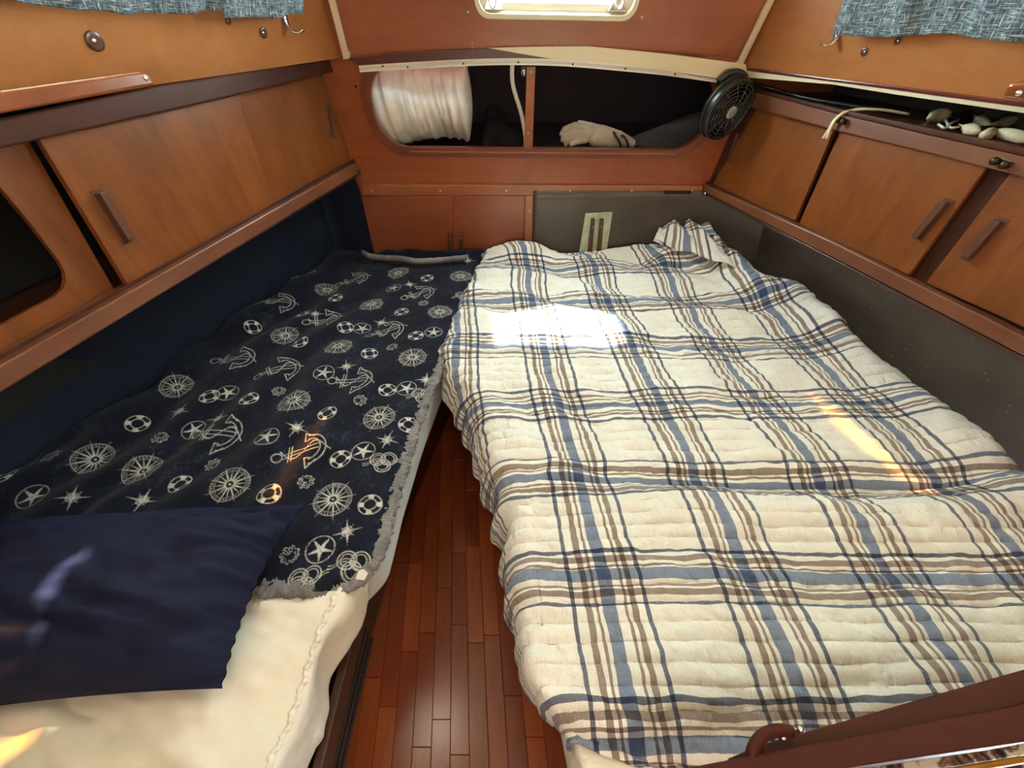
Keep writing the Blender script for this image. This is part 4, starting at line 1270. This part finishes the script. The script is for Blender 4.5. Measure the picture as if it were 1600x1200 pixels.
def blanket():
    ny, nt_ = 960, 420
    y0, y1 = 1.972, .372
    yy = np.linspace(y0, y1, ny)
    xe = interp(yy, LE) + .010
    k = np.clip((.46 - yy) / .088, 0, 1)
    xe = xe - .10 * (1 - np.sqrt(np.clip(1 - k ** 2.2, 0, 1)))
    xh = LH(yy) + .03
    xh = xh + .05 * np.exp(-((yy - 1.05) / .22) ** 2)
    xh = xh + .008 * np.sin(yy * 9) + .008 * np.sin(yy * 21)
    t = np.linspace(0, 1, nt_)
    X = xh[:, None] * (1 - t) + xe[:, None] * t
    Y = np.repeat(yy[:, None], nt_, 1) + .03 * (1 - t) * np.clip((.6 - yy[:, None]) / .2, 0, 1)
    Z = np.full_like(X, .572)
    Z += .014 * fbm(X * 3.5, Y * 3, 120, 3) + .012 * fbm(X * 9, Y * 6, 130, 3)
    d = (xh[:, None] - X)
    Z += .022 * np.exp(-((X - xh[:, None]) / .09) ** 2) * (1 + .6 * np.sin(Y * 23 + 1))
    s = X * .9 - Y * .35
    Z += .009 * np.sin(s * 40 + 5 * fbm(X * 2.5, Y * 2.5, 140, 2)) * np.clip((-.35 - X) / .3, 0, 1)
    Z += .028 * np.exp(-((Y - 1.95) / .03) ** 2) * np.clip((X + .75) / .2, 0, 1)
    e = np.clip((t - .955) / .045, 0, 1)
    Z -= .010 * e ** 2
    Z = np.maximum(Z, .557)
    pr = np.zeros_like(X)
    rr = random.Random(5)
    dyr = (y0 - y1) / (ny - 1)
    for kind, pts in MOT.items():
        for x, y in pts:
            c = atZ(x / 2, 380 + y / 2, .578)
            ang = {'anchor': .25, 'shell': rr.uniform(0, 6.28)}.get(kind, 0) + rr.uniform(-.35, .35)
            sc = {'rose': .88, 'anchor': 1.12, 'ring': .85, 'wheel': .88, 'star': .85, 'shell': .9}.get(kind, 1.0)
            R = .09
            r0, r1 = int((y0 - c.y - R) / dyr), int((y0 - c.y + R) / dyr)
            r0, r1 = max(0, r0), min(ny, r1)
            if r1 <= r0: continue
            xs, ysn = (X[r0:r1] - c.x) / sc, (Y[r0:r1] - c.y) / sc
            ca, sa = math.cos(ang), math.sin(ang)
            m = motif(kind, xs * ca + ysn * sa, -xs * sa + ysn * ca, rr, .0016)
            pr[r0:r1] = np.maximum(pr[r0:r1], m)
    # extra scatter so the print stays even
    for kind, n_ in (('star', 10), ('shell', 12)):
        for _ in range(n_):
            y = rr.uniform(.42, 1.93); x = rr.uniform(LH(y) + .05, float(interp(y, LE)) - .03)
            R = .05
            r0, r1 = max(0, int((y0 - y - R) / dyr)), min(ny, int((y0 - y + R) / dyr))
            if r1 <= r0: continue
            xs, ysn = X[r0:r1] - x, Y[r0:r1] - y
            near = (np.hypot(xs, ysn) < .048)
            if (pr[r0:r1] * near).sum() > 3: continue
            pr[r0:r1] = np.maximum(pr[r0:r1], motif(kind, xs, ysn, rr, .0016))
    P = np.stack([X, Y, Z], -1)
    o = grid('nautical_blanket', P[:, ::-1] if False else P, M['fleece'], col=pr, solid=.005, off=-1)
    tag(o, 'navy fleece blanket printed with white compasses and anchors on the left berth', 'blanket')
    # sherpa border: knobbly roll along the aisle side and round the near corner
    pts = [V(X[i, -1], Y[i, -1], Z[i, -1] - .004) for i in range(0, ny, 20)]
    last = ny - 1
    pts += [V(X[last, j], Y[last, j], Z[last, j] - .004) for j in range(nt_ - 1, nt_ - 60, -12)]
    path = smooth_path(pts, 900)
    sg = 22
    T = np.gradient(path, axis=0); T /= np.linalg.norm(T, axis=1, keepdims=True)
    Aa = np.cross(T, [0, 0, 1.0]); Aa /= np.linalg.norm(Aa, axis=1, keepdims=True)
    Bb = np.cross(Aa, T)
    th = np.linspace(0, 2*math.pi, sg)
    L = np.r_[0, np.cumsum(np.linalg.norm(np.diff(path, axis=0), axis=1))]
    lump = np.random.RandomState(4).rand(900, sg); lump[:, -1] = lump[:, 0]
    rad = .0165 + .0105 * fbm(L[:, None] * 120, th[None, :] * 2.6, 150, 2) + .004 * (lump - .5)
    rad[:, -1] = rad[:, 0]
    G = path[:, None, :] + rad[..., None] * (1.15*np.cos(th)[None, :, None] * Aa[:, None, :] + .75*np.sin(th)[None, :, None] * Bb[:, None, :])
    b = grid('sherpa_border', G, M['fringe'], o)
    b['label'] = 'knobbly grey sherpa edge'
    # turned up sherpa strip at the far end
    pf_ = [atZ(u, v - 2, .608) for u, v in ((566, 396), (578, 402), (600, 405), (625, 406), (650, 410), (680, 409), (705, 407), (730, 404))]
    path = smooth_path(pf_, 200)
    rr2 = .011 + .0035 * np.array([[float(x) for x in row] for row in np.random.RandomState(8).rand(200, 12)])
    rr2[:, -1] = rr2[:, 0]
    th = np.linspace(0, 2*math.pi, 12)
    G = path[:, None, :] + rr2[..., None] * (np.cos(th)[None, :, None]*np.array([0, 1, 0]) + np.sin(th)[None, :, None]*np.array([0, 0, 1]))
    grid('sherpa_fold', G, M['fringe'], o)
    c = atZ(566, 902, .582)
    tg = slab('care_tag', [c + V(-.012, -.006, .004), c + V(.010, -.012, .012), c + V(.014, .004, .010), c + V(.0, .016, .002), c + V(-.01, .014, .002)], V(0, 0, .0015), M['white_metal'], o, .0004)
    tg['label'] = 'small white care tag'
blanket()

# ---- cream sheet at the near end of the left berth
def cream_sheet():
    ny, nx, nd = 260, 240, 60
    yy = np.linspace(.47, -.45, ny)
    xs = interp(yy, [(-.45, -.41), (.10, -.398), (.32, -.385), (.42, -.37), (.47, -.36)])
    xh = LH(yy) + .06
    t = np.linspace(0, 1, nx)
    X = xh[:, None]*(1-t) + xs[:, None]*t
    Y = np.repeat(yy[:, None], nx, 1)
    Z = np.full_like(X, .563) + .024*fbm(X*3, Y*4, 160, 3) + .024*fbm(X*4+Y*10, Y*4-X*4, 170, 3) + .006*np.sin((X*.45+Y*.9)*75+7*fbm(X*3, Y*3, 175))*np.clip(fbm(X*4, Y*4, 177)*2+.4, 0, 1)
    Z += .012*np.sin((X*.5+Y)*28+3*fbm(X*3, Y*3, 180))*np.clip((X+.75)/.4, 0, 1)*.6
    # under the pillow and blanket stay low
    Z -= .014*np.clip((Y-.36)/.04, 0, 1)
    Z = np.maximum(Z, .5575 - .004*np.clip((Y-.36)/.04, 0, 1))
    hem = interp(yy, [(-.45, -.385), (.02, -.385), (.10, -.380), (.16, -.400), (.22, -.394), (.28, -.382), (.34, -.352), (.39, -.328), (.47, -.322)])
    hz2 = interp(yy, [(-.45, .40), (.1, .41), (.2, .40), (.3, .43), (.40, .47), (.47, .50)])
    s = np.linspace(0, 1, nd+1)[1:]
    ex, ez = X[:, -1:], Z[:, -1:]
    b0, b1, b2, b3 = (1-s)**3, 3*s*(1-s)**2, 3*s**2*(1-s), s**3
    Xd = b0*ex + b1*(ex+.03) + b2*(hem[:, None]+.0) + b3*hem[:, None]
    Zd = b0*ez + b1*(ez+.0) + b2*(ez*.7+hz2[:, None]*.3) + b3*hz2[:, None]
    Xd = Xd + (.014*np.sin(yy[:, None]*38+1.5)+.02*fbm(yy[:, None]*12, s[None, :]*2, 190))*s**1.3
    P = np.stack([np.c_[X, Xd], np.c_[Y, np.repeat(yy[:, None], nd, 1)], np.c_[Z, Zd]], -1)
    o = grid('cream_bed_sheet', P, M['cream_cloth'], solid=.003, off=-1)
    tag(o, 'cream bed sheet with a ruched seam at the near end of the left berth', 'bed sheet')
    # ruched seam
    q = np.array([[X[i, -1]+.004, yy[i], Z[i, -1]+.002] for i in range(25, ny, 3)])
    path = smooth_path(q, 420)
    th = np.linspace(0, 2*math.pi, 10)
    L = np.linspace(0, 1, 420)
    rad = .0038+.0026*np.abs(np.sin(L*math.pi*75))
    wob = .0025*np.sin(L*math.pi*52)
    G = path[:, None, :] + rad[:, None, None]*(np.cos(th)[None, :, None]*np.array([1, 0, 0])+np.sin(th)[None, :, None]*np.array([0, 0, 1]))
    G[..., 0] += wob[:, None]
    grid('ruched_seam', G, M['cream_cloth'], o)
cream_sheet()

# ---- navy pillow
def pillow():
    n = 150
    a = np.linspace(-1, 1, n)[:, None]*np.ones((1, n)); b = np.ones((n, 1))*np.linspace(-1, 1, n)[None, :]
    tr, br = np.array(atZ(474, 790, .655)), np.array(atZ(347, 1076, .605))
    tl, bl = np.array([-1.16, .50, .63]), np.array([-1.12, .13, .60])
    # edges pulled in between the ears
    aa = a*(1-.05*(1-b**2)**1.0*np.abs(a)**3); bb = b*(1-.07*(1-a**2)*np.abs(b)**3)
    A, B = (aa+1)/2, (bb+1)/2
    A = A+(.003*np.sin(b*41+2*fbm(b*3, b*0, 219))-.012*(1-b**2))*np.clip(a, 0, 1)**4
    base = (bl*(1-A[..., None])+br*A[..., None])*(1-B[..., None]) + (tl*(1-A[..., None])+tr*A[..., None])*B[..., None]
    prof = (1-np.abs(a)**3.2)**.75*(1-np.abs(b)**2.6)**.75
    wr = .016*fbm(a*3, b*3, 200, 3)+.006*np.sin((a*.6-b)*17+3*fbm(a*2, b*2, 210))*np.clip(np.abs(a)**2+np.abs(b)**3, 0, 1)
    rad = np.hypot(1-a, 1-b)
    wr = wr+.012*np.sin(np.arctan2(1.05-b, 1.05-a)*14)*np.exp(-(rad/.6)**2)
    wr = wr+.011*np.sin(b*15+4*fbm(a*2, b*3, 215))*np.exp(-((1-a)/.35)**2)+.010*np.sin((a*1.2+b*2.0)*9+3*fbm(a*1.5, b*2, 218))*np.exp(-((a-.2)/.5)**2-((b+.5)/.4)**2)
    wr = wr+.022*(.22-np.abs(fbm(a*1.6+b*.8, b*2.6-a*.4, 221, 3)))*(.35+.65*np.clip(np.abs(a), 0, 1)**1.5)
    top = base.copy(); top[..., 2] += .140*prof+wr*(prof**.5+.12)
    bot = base.copy(); bot[..., 2] -= .03*prof
    top[..., 2] = np.maximum(top[..., 2], bot[..., 2]+.002)
    bot[..., 2] = np.maximum(bot[..., 2], .583)
    top[..., 2] = np.maximum(top[..., 2], bot[..., 2]+.003)
    P = np.concatenate([top, bot[:, ::-1]], 1)
    P = np.concatenate([P, P[:, :1]], 1)
    o = grid('navy_pillow', P[::-1], M['navy_case'])
    tag(o, 'plump navy pillow lying across the near end of the left berth', 'pillow')
pillow()

# ------------------------------------------------------------------ footboard at the lower right
fb = empty('footboard', atZ(1400, 1150, .70), 'dark mahogany double board across the near end of the right berth', 'footboard')
slab('rear_board', [atZ(1188, 1164, .76), atZ(1600, 1046, .76), atZ(1760, 1000, .76), atZ(1760, 1060, .76), atZ(1600, 1102, .76), atZ(1195, 1186, .76)], V(0, 0, -.13), M['foot'], fb, .002)
slab('front_board', [atZ(1040, 1206, .775), atZ(1600, 1100, .775), atZ(1760, 1066, .775), atZ(1760, 1130, .775), atZ(1600, 1160, .775), atZ(1290, 1206, .775)], V(0, 0, -.14), M['foot'], fb, .0025)
pa = [atZ(1172, 1190, .765), atZ(1176, 1172, .772), atZ(1186, 1155, .778), atZ(1202, 1144, .778), atZ(1222, 1141, .775), atZ(1236, 1143, .77)]
tube('curved_bracket', pa, .0075, M['foot'], fb, n=30, seg=12)
slab('hinge_plate', [atZ(1215, 1150, .768), atZ(1250, 1138, .768), atZ(1250, 1146, .768), atZ(1217, 1158, .768)], V(0, 0, .003), M['brass'], fb, .0005)
for u, v in ((1224, 1152), (1251, 1139)):
    screw(atZ(u, v, .772), (0, 0, 1), M['chrome'], fb, .004)
fl = slab('patterned_cloth', [atZ(1290, 1204, .70), atZ(1600, 1154, .70), atZ(1760, 1128, .70), atZ(1760, 1160, .70), atZ(1600, 1180, .70), atZ(1420, 1210, .70)], V(0, 0, -.02), M['floral'], bevel=.004)
tag(fl, 'strip of black and cream patterned cloth below the footboard', 'cloth')
gt = tube('brass_tube', [atZ(1480, 1204, .66), atZ(1600, 1184, .66), atZ(1740, 1160, .66)], .006, M['gold'], seg=12, n=10)
tag(gt, 'thin brass tube at the lower right corner', 'tube')

# ------------------------------------------------------------------ lamp on the ceiling (out of view, seen mirrored in the floor)
lpc = V(-.44, .5, CEIL)
lp = empty('ceiling_lamp', lpc - V(0, 0, .05), 'small round warm ceiling lamp above the left berth', 'lamp')
lathe('lamp_base', [(.085, 0), (.085, .015), (.075, .02), (.001, .02)], lpc, (0, 0, -1), M['white_metal'], lp, 28)
lathe('lamp_shade', [(.07, .02), (.068, .035), (.05, .047), (.001, .052)], lpc, (0, 0, -1), M['lamp'], lp, 28)
